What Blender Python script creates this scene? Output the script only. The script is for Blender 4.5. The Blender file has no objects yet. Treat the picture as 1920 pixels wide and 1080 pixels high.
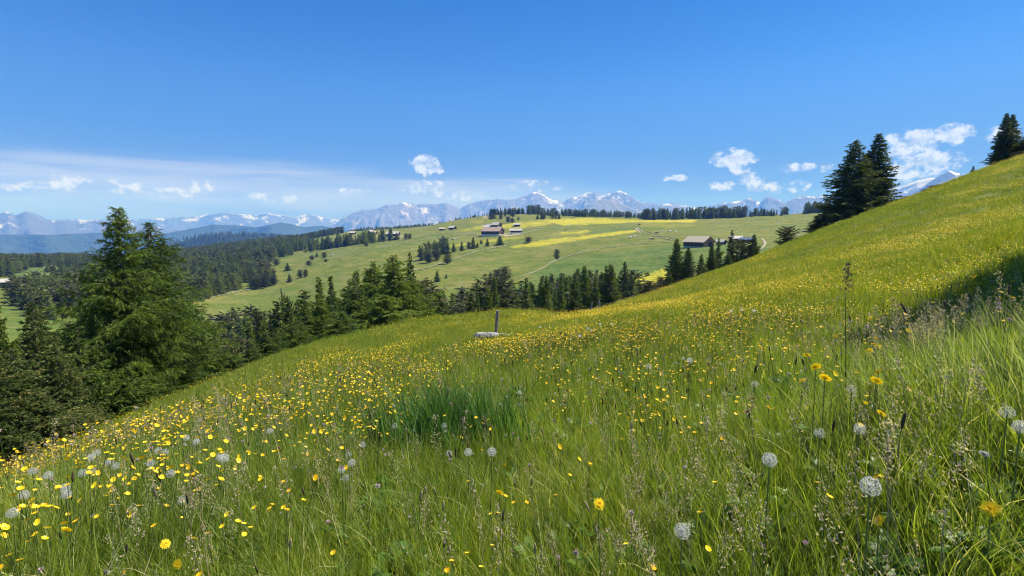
import bpy, math
import numpy as np
from mathutils import Vector, Matrix

R = math.radians
rng = np.random.default_rng(7)
scene = bpy.context.scene
C = scene.collection

# ------------------------------------------------------------------ camera
F = 960.0
PITCH = R(6.5)
EYE = 1.35
cam_d = bpy.data.cameras.new('camera')
cam_d.sensor_width = 36.0
cam_d.lens = 18.0
cam_d.clip_start = 0.05
cam_d.clip_end = 200000.0
cam = bpy.data.objects.new('camera', cam_d)
cam.location = (0, 0, 0)
cam.rotation_euler = (math.pi / 2 - PITCH, 0, 0)
C.objects.link(cam)
scene.camera = cam

# ------------------------------------------------------------------ sun and sky
SUN_EL, SUN_AZ = R(56), R(72)          # azimuth measured clockwise from +Y
sun_d = bpy.data.lights.new('sun', 'SUN')
sun_d.energy = 5.0
sun_d.angle = R(0.53)
sun_d.color = (1.0, 0.965, 0.91)
sun = bpy.data.objects.new('sun', sun_d)
sdir = Vector((math.sin(SUN_AZ) * math.cos(SUN_EL), math.cos(SUN_AZ) * math.cos(SUN_EL), math.sin(SUN_EL)))
sun.rotation_euler = sdir.to_track_quat('Z', 'Y').to_euler()
C.objects.link(sun)

scene.view_settings.view_transform = 'Standard'
scene.view_settings.look = 'None'
scene.view_settings.gamma = 1.0
scene.view_settings.exposure = 0.76
scene.view_settings.use_curve_mapping = False
scene.render.engine = 'CYCLES'
cy = scene.cycles
cy.max_bounces = 7
cy.diffuse_bounces = 2
cy.glossy_bounces = 2
cy.transmission_bounces = 4
cy.transparent_max_bounces = 8
cy.volume_bounces = 1
cy.use_denoising = True
cy.pixel_filter_type = 'BLACKMAN_HARRIS'
cy.filter_width = 1.05
cy.caustics_reflective = False
cy.caustics_refractive = False
cy.sample_clamp_indirect = 4.0

world = bpy.data.worlds.new('World')
scene.world = world
world.use_nodes = True
wt = world.node_tree
wt.nodes.clear()


class NT:
    """small helper to write node trees"""
    def __init__(s, t):
        s.t = t

    def n(s, typ, **k):
        nd = s.t.nodes.new(typ)
        ins = k.pop('ins', {})
        for a, b in k.items():
            setattr(nd, a, b)
        for a, b in ins.items():
            s.put(nd.inputs[a], b)
        return nd

    def put(s, sock, v):
        if isinstance(v, bpy.types.NodeSocket):
            s.t.links.new(v, sock)
        elif isinstance(v, bpy.types.Node):
            s.t.links.new(v.outputs[0], sock)
        else:
            sock.default_value = v

    def m(s, op, a, b=0.0, c=0.0, clamp=False):
        nd = s.t.nodes.new('ShaderNodeMath')
        nd.operation = op
        nd.use_clamp = clamp
        s.put(nd.inputs[0], a)
        s.put(nd.inputs[1], b)
        if op in ('MULTIPLY_ADD', 'SMOOTH_MAX', 'SMOOTH_MIN'):
            s.put(nd.inputs[2], c)
        return nd.outputs[0]

    def mr(s, v, a, b, c=0.0, d=1.0, smooth=True):
        nd = s.t.nodes.new('ShaderNodeMapRange')
        nd.interpolation_type = 'SMOOTHSTEP' if smooth else 'LINEAR'
        s.put(nd.inputs[0], v)
        for i, x in enumerate((a, b, c, d)):
            s.put(nd.inputs[i + 1], x)
        return nd.outputs[0]

    def mix(s, f, a, b, blend='MIX'):
        nd = s.t.nodes.new('ShaderNodeMix')
        nd.data_type = 'RGBA'
        nd.blend_type = blend
        s.put(nd.inputs[0], f)
        s.put(nd.inputs[6], col4(a))
        s.put(nd.inputs[7], col4(b))
        return nd.outputs[2]

    def noise(s, vec, scale, detail=4.0, rough=0.55, dist=0.0, typ=None):
        nd = s.t.nodes.new('ShaderNodeTexNoise')
        if vec is not None:
            s.put(nd.inputs['Vector'], vec)
        if typ:
            nd.noise_type = typ
        nd.inputs['Scale'].default_value = scale
        nd.inputs['Detail'].default_value = detail
        nd.inputs['Roughness'].default_value = rough
        nd.inputs['Distortion'].default_value = dist
        return nd.outputs[0]


def col4(c):
    if isinstance(c, (tuple, list)) and len(c) == 3:
        return (c[0], c[1], c[2], 1.0)
    return c


# pixel helpers (photograph pixels 1920x1080): used to survey where things stand
CP, SP = math.cos(PITCH), math.sin(PITCH)


def px_dir(px, py):
    """azimuth and tangent of elevation of the ray through a pixel"""
    px = np.asarray(px, float); py = np.asarray(py, float)
    cx = (px - 960) / F; v = (540 - py) / F
    X = cx; Y = CP + SP * v; Z = -SP + CP * v
    return np.arctan2(X, Y), Z / np.hypot(X, Y)


def project(x, y, z):
    dep = y * CP - z * SP
    up = y * SP + z * CP
    dep = np.where(dep < 1e-3, 1e-3, dep)
    return 960 + F * x / dep, 540 - F * up / dep


def world_sky():
    w = NT(wt)
    sky = w.n('ShaderNodeTexSky', sky_type='NISHITA', sun_disc=False, sun_elevation=SUN_EL,
              sun_rotation=SUN_AZ, altitude=2000.0, air_density=1.0, dust_density=0.35, ozone_density=1.6)
    tc = w.n('ShaderNodeTexCoord')
    nrm = w.n('ShaderNodeVectorMath', operation='NORMALIZE', ins={0: tc.outputs['Generated']})
    sp = w.n('ShaderNodeSeparateXYZ', ins={0: nrm.outputs[0]})
    az = w.m('ARCTAN2', sp.outputs[0], sp.outputs[1])
    el = w.m('ARCSINE', sp.outputs[2])
    uv = w.n('ShaderNodeCombineXYZ', ins={0: az, 1: el, 2: 0.0}).outputs[0]
    # warp so that the edges billow
    def fb(scale, sx=1.0, sy=1.0, off=(0, 0, 0), detail=7.0, rough=0.6, dist=0.0):
        mp = w.n('ShaderNodeMapping', ins={'Vector': uv, 'Location': off, 'Scale': (sx, sy, 1)})
        return w.noise(mp.outputs[0], scale, detail, rough, dist)
    n1 = fb(46, 1, 1.25, (3, 1, 0), 9, 0.64)
    # noise offset towards the sun paints lit and shaded sides into the clouds
    n1s = fb(46, 1, 1.25, (3 + 0.006, 1 + 0.013, 0), 9, 0.64)
    # cumulus: centre px, py, half-width, half-height, strength
    cum = [(794, 308, 27, 21, 1.0), (812, 318, 22, 10, .9), (1378, 296, 44, 18, 1.0), (1388, 312, 22, 18, .9),
           (1410, 336, 30, 15, .75), (1510, 315, 50, 11, .85), (1720, 262, 60, 24, 1.1), (1780, 252, 50, 20, 1.05), (1690, 285, 40, 22, .8),
           (1745, 304, 62, 22, 1.0), (1700, 325, 60, 22, .8), (1265, 334, 26, 7, .7), (1350, 350, 34, 12, .62),
           (1435, 352, 44, 14, .72), (1490, 350, 36, 12, .55), (128, 342, 42, 18, .85), (60, 350, 34, 15, .62), (20, 352, 34, 10, .6),
           (238, 350, 40, 18, .78), (380, 354, 34, 18, .8), (330, 362, 60, 12, .62), (490, 368, 26, 11, .7), (535, 374, 34, 9, .6),
           (665, 362, 40, 11, .62), (800, 352, 60, 16, .6), (860, 368, 60, 12, .55), (1000, 350, 60, 14, .5),
           (1880, 250, 40, 18, .7), (2050, 280, 90, 30, .9), (-120, 340, 90, 26, .8)]
    tot = None
    for (px, py, hw, hh, st) in cum:
        a, t = px_dir(px, py)
        e = math.atan(float(t))
        a = float(a)
        k = 1.0 / (F * (1 + ((px - 960) / F) ** 2))
        kv = 1.0 / (F * math.sqrt(1 + ((px - 960) / F) ** 2))
        d = w.n('ShaderNodeVectorMath', operation='SUBTRACT', ins={0: uv, 1: (a, e, 0)})
        q = w.n('ShaderNodeVectorMath', operation='MULTIPLY', ins={0: d.outputs[0], 1: (1 / (hw * k * 1.3), 1 / (hh * kv * 1.25), 1)})
        ln = w.n('ShaderNodeVectorMath', operation='LENGTH', ins={0: q.outputs[0]})
        b = w.mr(ln.outputs['Value'], 0.0, 1.25, st, 0.0)
        tot = b if tot is None else w.m('MAXIMUM', tot, b)
    f = w.m('MULTIPLY_ADD', w.m('SUBTRACT', n1, 0.5), 3.1, tot)
    f = w.m('MULTIPLY', f, w.mr(tot, 0.0, 0.3))
    cmask = w.mr(f, 0.22, 0.85)
    rel = w.m('SUBTRACT', n1, n1s)
    shade = w.m('MULTIPLY_ADD', rel, 5.5, 0.55, clamp=True)
    # milky veil and streaks low over the horizon
    veil_n = fb(5, 1.0, 9.0, (1.3, 0.2, 0), 6, 0.55, 0.4)
    streak = fb(7, 0.7, 11.0, (4.2, 0.5, 0), 7, 0.6, 0.6)
    lowband = w.mr(el, R(9.5), R(2.0))
    leftness = w.mr(az, R(30), R(-5), 0.4, 1.0)
    veil = w.m('MULTIPLY', w.m('MULTIPLY', lowband, leftness), w.mr(veil_n, 0.3, 0.62, 0.25, 1.0))
    def band(azc, azh, elc, elh):
        aa = w.mr(w.m('ABSOLUTE', w.m('SUBTRACT', az, azc)), azh * 0.45, azh, 1.0, 0.0)
        ee = w.mr(w.m('ABSOLUTE', w.m('SUBTRACT', w.m('MULTIPLY_ADD', w.m('SUBTRACT', veil_n, .5), 0.035, el), elc)), 0.0, elh, 1.0, 0.0)
        return w.m('MULTIPLY', aa, ee)
    s1 = w.m('MULTIPLY', band(R(-31), R(20), R(5.6), R(1.5)), w.mr(streak, 0.2, 0.6))
    s2 = w.m('MULTIPLY', band(R(-13), R(24), R(4.0), R(2.2)), w.mr(streak, 0.2, 0.6))
    s3 = w.m('MULTIPLY', band(R(-9), R(24), R(3.0), R(2.2)), 0.9)
    vmask = w.m('MAXIMUM', w.m('MAXIMUM', s1, w.m('MULTIPLY', s2, 0.9)), s3)
    # broad bank under the streak, with a ragged top
    etop = w.m('MULTIPLY_ADD', w.m('SUBTRACT', streak, 0.5), 0.05, el)
    bank = w.m('MULTIPLY', w.mr(etop, R(5.9), R(4.7)), w.mr(az, R(11), R(-6)))
    bank = w.m('MULTIPLY', bank, w.mr(el, R(1.2), R(3.4), .35, 1.0))
    bank = w.m('MULTIPLY', bank, w.mr(veil_n, .3, .65, .45, .9))
    vmask = w.m('MAXIMUM', w.m('MULTIPLY', vmask, 0.8), bank)
    veil = w.m('MULTIPLY', veil, 0.8)
    base = w.mix(0.0, sky.outputs[0], (0, 0, 0, 1))
    hs = w.n('ShaderNodeHueSaturation', ins={'Saturation': 1.38, 'Value': 1.0, 'Color': w.mix(1.0, base, w.mix(w.mr(el, R(16), R(0)), (1.0, .93, 1.10), (.17, .17, .36)), 'MULTIPLY')})
    c0 = w.mix(veil, hs.outputs[0], (1.4, 1.9, 3.6))
    c1 = w.mix(vmask, c0, (3.3, 3.8, 5.1))
    ccol = w.mix(shade, (3.5, 4.3, 6.6), (6.2, 7.0, 9.6))
    c2 = w.mix(w.m('MULTIPLY', cmask, 0.85), c1, ccol)
    bg = w.n('ShaderNodeBackground', ins={'Color': c2, 'Strength': 0.081})
    w.n('ShaderNodeOutputWorld', ins={'Surface': bg.outputs[0]})


world_sky()

# ------------------------------------------------------------------ helpers
def tag(o, label=None, cat=None, group=None, kind=None):
    if label: o['label'] = label
    if cat: o['category'] = cat
    if group: o['group'] = group
    if kind: o['kind'] = kind
    return o


def mesh_np(name, V, tris=None, quads=None, mats=None, tri_mi=None, quad_mi=None, smooth=False):
    me = bpy.data.meshes.new(name)
    V = np.asarray(V, np.float32)
    nt = 0 if tris is None else len(tris)
    nq = 0 if quads is None else len(quads)
    me.vertices.add(len(V))
    me.vertices.foreach_set('co', V.ravel())
    loops = []
    if nt: loops.append(np.asarray(tris, np.int32).ravel())
    if nq: loops.append(np.asarray(quads, np.int32).ravel())
    if loops:
        L = np.concatenate(loops)
        me.loops.add(len(L))
        me.loops.foreach_set('vertex_index', L)
        starts = np.concatenate([np.arange(nt) * 3, nt * 3 + np.arange(nq) * 4]).astype(np.int32)
        me.polygons.add(nt + nq)
        me.polygons.foreach_set('loop_start', starts)
        mi = np.zeros(nt + nq, np.int32)
        if tri_mi is not None and nt: mi[:nt] = tri_mi
        if quad_mi is not None and nq: mi[nt:] = quad_mi
        me.polygons.foreach_set('material_index', mi)
        me.polygons.foreach_set('use_smooth', np.full(nt + nq, smooth))
    for m in (mats or []):
        me.materials.append(m)
    me.update(calc_edges=True)
    me.validate()
    return me


def obj(name, me, parent=None, loc=(0, 0, 0), rot=(0, 0, 0), scale=(1, 1, 1)):
    o = bpy.data.objects.new(name, me)
    C.objects.link(o)
    o.location = loc
    o.rotation_euler = rot
    o.scale = scale
    if parent is not None:
        o.parent = parent
    return o


class Geo:
    """collects shapes for one mesh"""
    def __init__(s):
        s.V = []; s.Q = []; s.T = []; s.qm = []; s.tm = []; s.n = 0

    def add(s, V, Q=None, T=None, m=0):
        V = np.asarray(V, float)
        s.V.append(V)
        if Q is not None and len(Q):
            s.Q.append(np.asarray(Q) + s.n); s.qm.append(np.full(len(Q), m))
        if T is not None and len(T):
            s.T.append(np.asarray(T) + s.n); s.tm.append(np.full(len(T), m))
        s.n += len(V)

    def box(s, a, b, m=0, jit=0.0):
        (x0, y0, z0), (x1, y1, z1) = a, b
        V = np.array([(x0, y0, z0), (x1, y0, z0), (x1, y1, z0), (x0, y1, z0), (x0, y0, z1), (x1, y0, z1), (x1, y1, z1), (x0, y1, z1)], float)
        if jit: V += rng.normal(0, jit, V.shape)
        s.add(V, [(0, 3, 2, 1), (4, 5, 6, 7), (0, 1, 5, 4), (1, 2, 6, 5), (2, 3, 7, 6), (3, 0, 4, 7)], m=m)

    def prism(s, pts, y0, y1, m=0):
        """polygon in x,z extruded along y (fan caps)"""
        n = len(pts)
        V = [(p[0], y0, p[1]) for p in pts] + [(p[0], y1, p[1]) for p in pts]
        Q = [(i, (i + 1) % n, n + (i + 1) % n, n + i) for i in range(n)]
        T = [(0, i + 1, i) for i in range(1, n - 1)] + [(n, n + i, n + i + 1) for i in range(1, n - 1)]
        s.add(V, Q, T, m)

    def tube(s, P, r, k=6, m=0, cap=True):
        P = np.asarray(P, float); r = np.broadcast_to(np.asarray(r, float), (len(P),))
        T = np.gradient(P, axis=0); T /= np.linalg.norm(T, axis=1)[:, None] + 1e-9
        ref = np.array((0.13, 0.97, 0.2)) if abs(T[0] @ np.array((0.13, 0.97, .2))) < .9 else np.array((1., 0, 0))
        U = np.cross(T, ref); U /= np.linalg.norm(U, axis=1)[:, None] + 1e-9
        W = np.cross(T, U)
        a = np.linspace(0, 2 * np.pi, k, endpoint=False)
        V = P[:, None] + r[:, None, None] * (np.cos(a)[None, :, None] * U[:, None] + np.sin(a)[None, :, None] * W[:, None])
        V = V.reshape(-1, 3)
        Q = [(i * k + j, i * k + (j + 1) % k, (i + 1) * k + (j + 1) % k, (i + 1) * k + j) for i in range(len(P) - 1) for j in range(k)]
        Tt = []
        if cap:
            V = np.vstack([V, P[0], P[-1]])
            b = len(P) * k
            e = (len(P) - 1) * k
            Tt = [(b, (j + 1) % k, j) for j in range(k)] + [(b + 1, e + j, e + (j + 1) % k) for j in range(k)]
        s.add(V, Q, Tt, m)

    def mesh(s, name, mats, smooth=False):
        return mesh_np(name, np.vstack(s.V),
                       np.vstack(s.T) if s.T else None, np.vstack(s.Q) if s.Q else None, mats,
                       np.concatenate(s.tm) if s.T else None, np.concatenate(s.qm) if s.Q else None, smooth)


def new_mat(name):
    m = bpy.data.materials.new(name)
    m.use_nodes = True
    m.node_tree.nodes.clear()
    return m, NT(m.node_tree)


def simple_mat(name, a, b=None, scale=4.0, rough=0.85, bump=0.0, stretch=(1, 1, 1), spec=0.25, coord='Object'):
    m, w = new_mat(name)
    tc = w.n('ShaderNodeTexCoord')
    mp = w.n('ShaderNodeMapping', ins={'Vector': tc.outputs[coord], 'Scale': stretch})
    n = w.noise(mp.outputs[0], scale, 6, 0.6)
    c = w.mix(w.mr(n, 0.3, 0.7), a, b if b else a)
    p = w.n('ShaderNodeBsdfPrincipled', ins={'Base Color': c, 'Roughness': rough, 'Specular IOR Level': spec})
    if bump:
        bp = w.n('ShaderNodeBump', ins={'Strength': bump, 'Distance': 0.02, 'Height': n})
        w.put(p.inputs['Normal'], bp.outputs[0])
    w.n('ShaderNodeOutputMaterial', ins={'Surface': p.outputs[0]})
    return m


# value noise on numpy arrays
_perm = rng.permutation(4096)
_val = rng.random(4096) * 2 - 1


def vnoise(x, y, seed=0):
    xi = np.floor(x).astype(np.int64); yi = np.floor(y).astype(np.int64)
    fx = x - xi; fy = y - yi
    fx = fx * fx * (3 - 2 * fx); fy = fy * fy * (3 - 2 * fy)
    def h(a, b):
        return _val[_perm[(_perm[(a + seed * 131) & 4095] + b) & 4095]]
    return (h(xi, yi) * (1 - fx) + h(xi + 1, yi) * fx) * (1 - fy) + (h(xi, yi + 1) * (1 - fx) + h(xi + 1, yi + 1) * fx) * fy


def fbm(x, y, seed=0, oct=5, gain=0.5):
    s = 0; a = 1
    for i in range(oct):
        s = s + a * vnoise(x, y, seed + i); x = x * 2.03 + 11.3; y = y * 2.03 - 7.1; a *= gain
    return s


def ridged(x, y, seed=0, oct=5, gain=0.55):
    s = 0; a = 1; prev = 1
    for i in range(oct):
        n = 1 - np.abs(vnoise(x, y, seed + i)) * 1.6
        n = np.clip(n, 0, 1) ** 2
        s = s + a * n * prev; prev = np.clip(n * 1.4, 0, 1)
        x = x * 2.1 + 5.3; y = y * 2.1 + 9.1; a *= gain
    return s
# ------------------------------------------------------------------ ground: one height field round the viewer
def knot_s(pts):
    """knots given by column px, distance, slope s = (z + eye height) / distance"""
    a = np.array(pts, float)
    al, _ = px_dir(a[:, 0], np.full(len(a), 540.))
    return al, np.log(a[:, 1]), a[:, 2]


def knot_z(pts):
    a = np.array(pts, float)
    al, _ = px_dir(a[:, 0], np.full(len(a), 480.))
    return al, np.log(a[:, 1]), (a[:, 2] + EYE) / a[:, 1]


def knot_p(pts):
    """knots given by surveyed pixel px, py and distance"""
    a = np.array(pts, float)
    al, t = px_dir(a[:, 0], a[:, 1])
    return al, np.log(a[:, 2]), t + EYE / a[:, 2]


KN = [
    knot_s([(-600, .8, .05), (0, .8, .12), (480, .8, .03), (960, .8, 0), (1310, .8, .12), (1700, .8, .30), (1920, .8, .36), (2500, .8, .42)]),
    knot_s([(-600, 2.3, .03), (0, 2.3, .07), (480, 2.3, .0), (960, 2.3, -.05), (1310, 2.3, .04), (1700, 2.3, .25), (1920, 2.3, .31), (2500, 2.3, .38)]),
    knot_s([(-600, 4, -.10), (0, 4, -.08), (480, 4, -.06), (960, 4, -.065), (1310, 4, .0), (1700, 4, .10), (1920, 4, .16), (2500, 4, .25)]),
    knot_s([(-600, 7, -.2), (0, 7, -.19), (480, 7, -.14), (960, 7, -.09), (1310, 7, -.03), (1700, 7, -.01), (1920, 7, .05), (2500, 7, .12)]),
    knot_s([(-600, 12, -.27), (0, 12, -.262), (480, 12, -.165), (960, 12, -.12), (1310, 12, -.058), (1700, 12, .005), (1920, 12, .058), (2500, 12, .11)]),
    knot_p([(-600, 960, 15), (0, 893, 15), (240, 800, 16), (480, 698, 19), (700, 650, 22), (960, 614, 27), (1130, 590, 33), (1310, 556, 38), (1540, 492, 42), (1700, 452, 42), (1920, 400, 42), (2500, 290, 42)]),
    knot_p([(-600, 985, 17), (0, 890, 18), (140, 836, 21), (350, 743, 25), (480, 684, 28), (600, 641, 32), (700, 618, 35), (820, 598, 38),
            (900, 589, 40), (960, 585, 42), (1010, 587, 44), (1060, 595, 50), (1110, 587, 62), (1230, 548, 70), (1400, 489, 75), (1540, 431, 80), (1700, 373, 85),
            (1850, 316, 90), (1920, 293, 92), (2200, 190, 95), (2700, 60, 95)]),
    knot_z([(-600, 60, -28), (0, 60, -24), (300, 75, -30), (500, 90, -33), (700, 105, -30), (960, 110, -25), (1130, 115, -19), (1310, 130, -17), (1500, 150, -10), (1700, 170, -4), (1920, 180, 2), (2500, 190, 10)]),
    knot_p([(-600, 640, 170), (0, 615, 190), (250, 605, 220), (480, 592, 250), (600, 580, 250), (700, 560, 250), (960, 548, 225), (1200, 528, 205), (1310, 505, 215), (1500, 474, 250), (1700, 445, 290), (1920, 430, 320), (2500, 420, 320)]),
    knot_p([(-600, 560, 350), (0, 548, 350), (250, 545, 370), (480, 546, 370), (700, 503, 370), (960, 482, 370), (1200, 470, 320), (1310, 463, 310), (1500, 446, 370), (1700, 432, 410), (1920, 425, 430), (2500, 420, 430)]),
    knot_p([(-600, 505, 600), (0, 507, 600), (250, 503, 620), (480, 492, 620), (600, 470, 620), (700, 453, 620), (960, 435, 580), (1200, 437, 470), (1310, 437, 450), (1500, 425, 520), (1920, 415, 560), (2500, 415, 560)]),
    knot_p([(-600, 495, 900), (0, 495, 880), (160, 492, 900), (300, 484, 1000), (480, 461, 1050), (560, 452, 1080), (640, 436, 1100), (700, 432, 1080), (760, 428, 1020), (800, 424, 980), (830, 417, 960), (880, 408, 940), (940, 401, 920), (990, 400, 900),
            (1060, 402, 880), (1150, 406, 860), (1250, 409, 840), (1400, 406, 820), (1480, 402, 800), (1540, 398, 800), (1700, 392, 800), (1920, 385, 800), (2500, 380, 800)]),
    knot_z([(-600, 1500, -260), (0, 1500, -260), (300, 1600, -220), (700, 1700, -160), (1000, 1500, -90), (1500, 1400, -90), (2500, 1400, -60)]),
    knot_z([(-600, 3500, -700), (2500, 3500, -600)]),
    knot_z([(-600, 19000, -850), (2500, 19000, -850)]),
]
S_KN = [0.25, 0.25, 0.3, 0.3, 0.3, 0.25, 0.12, 0.6, 0.5, 0.4, 0.4, 0.15, 0.8, 1, 1]

AMAX = R(62)
a_dense = np.linspace(-AMAX, AMAX, 1000)
a_rest = np.linspace(AMAX, 2 * np.pi - AMAX, 72)[1:-1]
AZ = np.concatenate([a_dense, a_rest])
NA = len(AZ)
ld = np.concatenate([np.linspace(math.log(.25), math.log(1000), 500), np.linspace(math.log(1000), math.log(19000), 50)[1:]])
RD = np.exp(ld)
NR = len(RD)


def smooth_cols(v, sig_deg):
    st = math.degrees(a_dense[1] - a_dense[0]); n = max(1, int(4 * sig_deg / st))
    k = np.exp(-0.5 * (np.arange(-n, n + 1) * st / max(sig_deg, 1e-3)) ** 2); k /= k.sum()
    vp = np.concatenate([np.full(n, v[0]), v, np.full(n, v[-1])])
    return np.convolve(vp, k, 'valid')


KX = np.zeros((len(KN), len(a_dense))); KS = np.zeros_like(KX)
for i, (al, l, s) in enumerate(KN):
    o_ = np.argsort(al)
    KX[i] = smooth_cols(np.interp(a_dense, al[o_], l[o_]), 1.2 * S_KN[i] + .05)
    # silhouettes are kept exactly: smooth the line of sight rather than the slope
    t = smooth_cols(np.interp(a_dense, al[o_], s[o_] - EYE / np.exp(l[o_])), 2.2 * S_KN[i] + .05)
    KS[i] = t + EYE / np.exp(KX[i])
KX = np.vstack([np.full((1, len(a_dense)), math.log(.2)), KX])
KS = np.vstack([KS[:1] * 0.7, KS])


def pchip(KX, KS, l):
    """monotone cubic through knots, column by column"""
    h = np.diff(KX, axis=0); d = np.diff(KS, axis=0) / h
    m = np.zeros_like(KS)
    w1 = 2 * h[1:] + h[:-1]; w2 = h[1:] + 2 * h[:-1]
    ok = d[:-1] * d[1:] > 0
    den = np.where(ok, w1 / np.where(d[:-1] == 0, 1, d[:-1]) + w2 / np.where(d[1:] == 0, 1, d[1:]), 1)
    m[1:-1] = np.where(ok, (w1 + w2) / den, 0)
    out = np.zeros((len(l), KX.shape[1]))
    for k in range(KX.shape[0] - 1):
        for r in range(len(l)):
            mk = (l[r] >= KX[k]) & (l[r] <= KX[k + 1])
            if not mk.any(): continue
            t = (l[r] - KX[k][mk]) / h[k][mk]
            out[r, mk] = ((2 * t**3 - 3 * t**2 + 1) * KS[k][mk] + (t**3 - 2 * t**2 + t) * h[k][mk] * m[k][mk]
                          + (-2 * t**3 + 3 * t**2) * KS[k + 1][mk] + (t**3 - t**2) * h[k][mk] * m[k + 1][mk])
    return out


S = pchip(KX, KS, ld)
Zd = S * RD[:, None] - EYE
# behind the viewer the hillside simply carries on between its two sides
w_ = np.linspace(0, 1, 72)[1:-1]
w_ = w_ * w_ * (3 - 2 * w_)
Zr = Zd[:, -1][:, None] * (1 - w_) + Zd[:, 0][:, None] * w_
Z = np.concatenate([Zd, Zr], axis=1)
GX = RD[:, None] * np.sin(AZ)[None]; GY = RD[:, None] * np.cos(AZ)[None]
DD = np.broadcast_to(RD[:, None], GX.shape)
Z = Z + 0.035 * fbm(GX / 0.9, GY / 0.9, 3, 3) * np.clip(DD / 2.5, 0, 1)
Z = Z + 0.10 * fbm(GX / 5, GY / 5, 9, 3) * np.clip((DD - 4) / 10, 0, 1)
Z = Z + 1.3 * fbm(GX / 50, GY / 50, 15, 4) * np.clip((DD - 120) / 150, 0, 1) * np.clip((1400 - DD) / 500, 0, 1)
Z = Z + 90 * fbm(GX / 2500, GY / 2500, 21, 5) * np.clip((DD - 1500) / 1500, 0, 1)


def ground(x, y):
    x = np.asarray(x, float); y = np.asarray(y, float)
    a = np.arctan2(x, y); d = np.hypot(x, y)
    a = np.where(a < -AMAX, a + 2 * np.pi, a)
    AZc = np.concatenate([AZ, [AZ[0] + 2 * np.pi]])
    j = np.clip(np.searchsorted(AZc, a, side='right') - 1, 0, NA - 1)
    fa = (a - AZc[j]) / (AZc[j + 1] - AZc[j]); j1 = (j + 1) % NA
    i = np.clip(np.searchsorted(RD, d, side='right') - 1, 0, NR - 2)
    fr = np.clip((d - RD[i]) / (RD[i + 1] - RD[i]), 0, 1)
    return (Z[i, j] * (1 - fa) + Z[i, j1] * fa) * (1 - fr) + (Z[i + 1, j] * (1 - fa) + Z[i + 1, j1] * fa) * fr


def hit(px, py, dmin=1.0, dmax=1400.0):
    """where the sight line through a pixel first meets the ground beyond dmin"""
    a, t = px_dir(px, py); a = float(a); t = float(t)
    d = np.exp(np.linspace(math.log(dmin), math.log(dmax), 900))
    z = ground(d * math.sin(a), d * math.cos(a))
    below = (t * d) <= z
    k = np.argmax(below) if below.any() else int(np.argmin(np.abs(t * d - z) / d))
    if below.any() and k > 0:
        g0 = t * d[k - 1] - z[k - 1]; g1 = t * d[k] - z[k]
        f = g0 / (g0 - g1 + 1e-12); dd = d[k - 1] + f * (d[k] - d[k - 1])
    else:
        dd = d[k]
    x, y = dd * math.sin(a), dd * math.cos(a)
    return np.array((x, y, float(ground(x, y)))), dd


def at(px, d, py=480.):
    """ground point at a column of the picture and a distance"""
    a, _ = px_dir(px, float(py)); a = float(a)
    x, y = d * math.sin(a), d * math.cos(a)
    return np.array((x, y, float(ground(x, y))))


PX, PY = project(GX, GY, Z)
PX = np.where(GY > 0.05, PX, -9999)


def poly_mask(pts, dmin, dmax):
    p = np.array(pts, float)
    sel = (DD > dmin) & (DD < dmax) & (PX > p[:, 0].min()) & (PX < p[:, 0].max()) & (PY > p[:, 1].min() - 1) & (PY < p[:, 1].max() + 1)
    X, Y = PX[sel], PY[sel]
    ins = np.zeros(len(X), bool)
    for k in range(len(p)):
        x0, y0 = p[k]; x1, y1 = p[(k + 1) % len(p)]
        c = ((y0 > Y) != (y1 > Y)) & (X < (x1 - x0) * (Y - y0) / (y1 - y0 + 1e-9) + x0)
        ins ^= c
    m = np.zeros(PX.shape); m[sel] = ins
    return m


def soft(m):
    for _ in range(1):
        m = (np.roll(m, 1, 0) + 2 * m + np.roll(m, -1, 0)) / 4
        m = (np.roll(m, 1, 1) + 2 * m + np.roll(m, -1, 1)) / 4
    return m


yel = np.zeros(PX.shape); lush = np.zeros(PX.shape); dry = np.zeros(PX.shape)
for pts, w in [
    ([(950, 463), (1017, 450), (1080, 444), (1130, 437), (1195, 430), (1197, 434), (1150, 442), (1080, 451), (1040, 457), (1000, 463), (965, 465)], 1),
    ([(1010, 412), (1060, 409), (1120, 409), (1200, 412), (1310, 412), (1300, 417), (1200, 417), (1120, 420), (1060, 423), (1030, 417)], .95),
    ([(1032, 438), (1070, 434), (1100, 431), (1112, 433), (1090, 438), (1060, 440)], .9),
    ([(855, 433), (900, 424), (930, 423), (960, 418), (1000, 414), (1035, 412), (1034, 421), (980, 427), (940, 429), (900, 431)], .75),
    ([(842, 460), (900, 452), (940, 447), (980, 443), (985, 446), (940, 452), (900, 457), (860, 462)], .7),
    ([(1177, 530), (1215, 512), (1250, 503), (1252, 524), (1190, 540)], .9),
    ([(880, 414), (920, 410), (940, 414), (900, 421), (880, 421)], .35),
    ([(640, 470), (760, 452), (830, 446), (830, 452), (760, 460), (660, 476)], .18),
    ([(1200, 417), (1310, 417), (1330, 413), (1300, 425), (1230, 430), (1200, 428)], .3),
]:
    yel = np.maximum(yel, w * soft(poly_mask(pts, 130, 1300)))
for pts, w in [
    ([(940, 560), (1000, 515), (1050, 486), (1130, 474), (1260, 459), (1420, 457), (1460, 470), (1420, 500), (1300, 510), (1180, 530), (1100, 560)], 1),
    ([(500, 487), (640, 462), (760, 450), (820, 440), (850, 436), (850, 446), (720, 470), (620, 482)], .55),
    ([(300, 640), (400, 565), (520, 540), (640, 505), (650, 560), (500, 660)], .45),
    ([(0, 525), (60, 500), (140, 500), (150, 512), (60, 520)], .9),
    ([(0, 640), (0, 560), (160, 540), (160, 640)], .6),
    ([(1100, 430), (1200, 425), (1190, 432), (1110, 438)], .7),
]:
    lush = np.maximum(lush, w * soft(poly_mask(pts, 120, 1300)))
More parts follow.
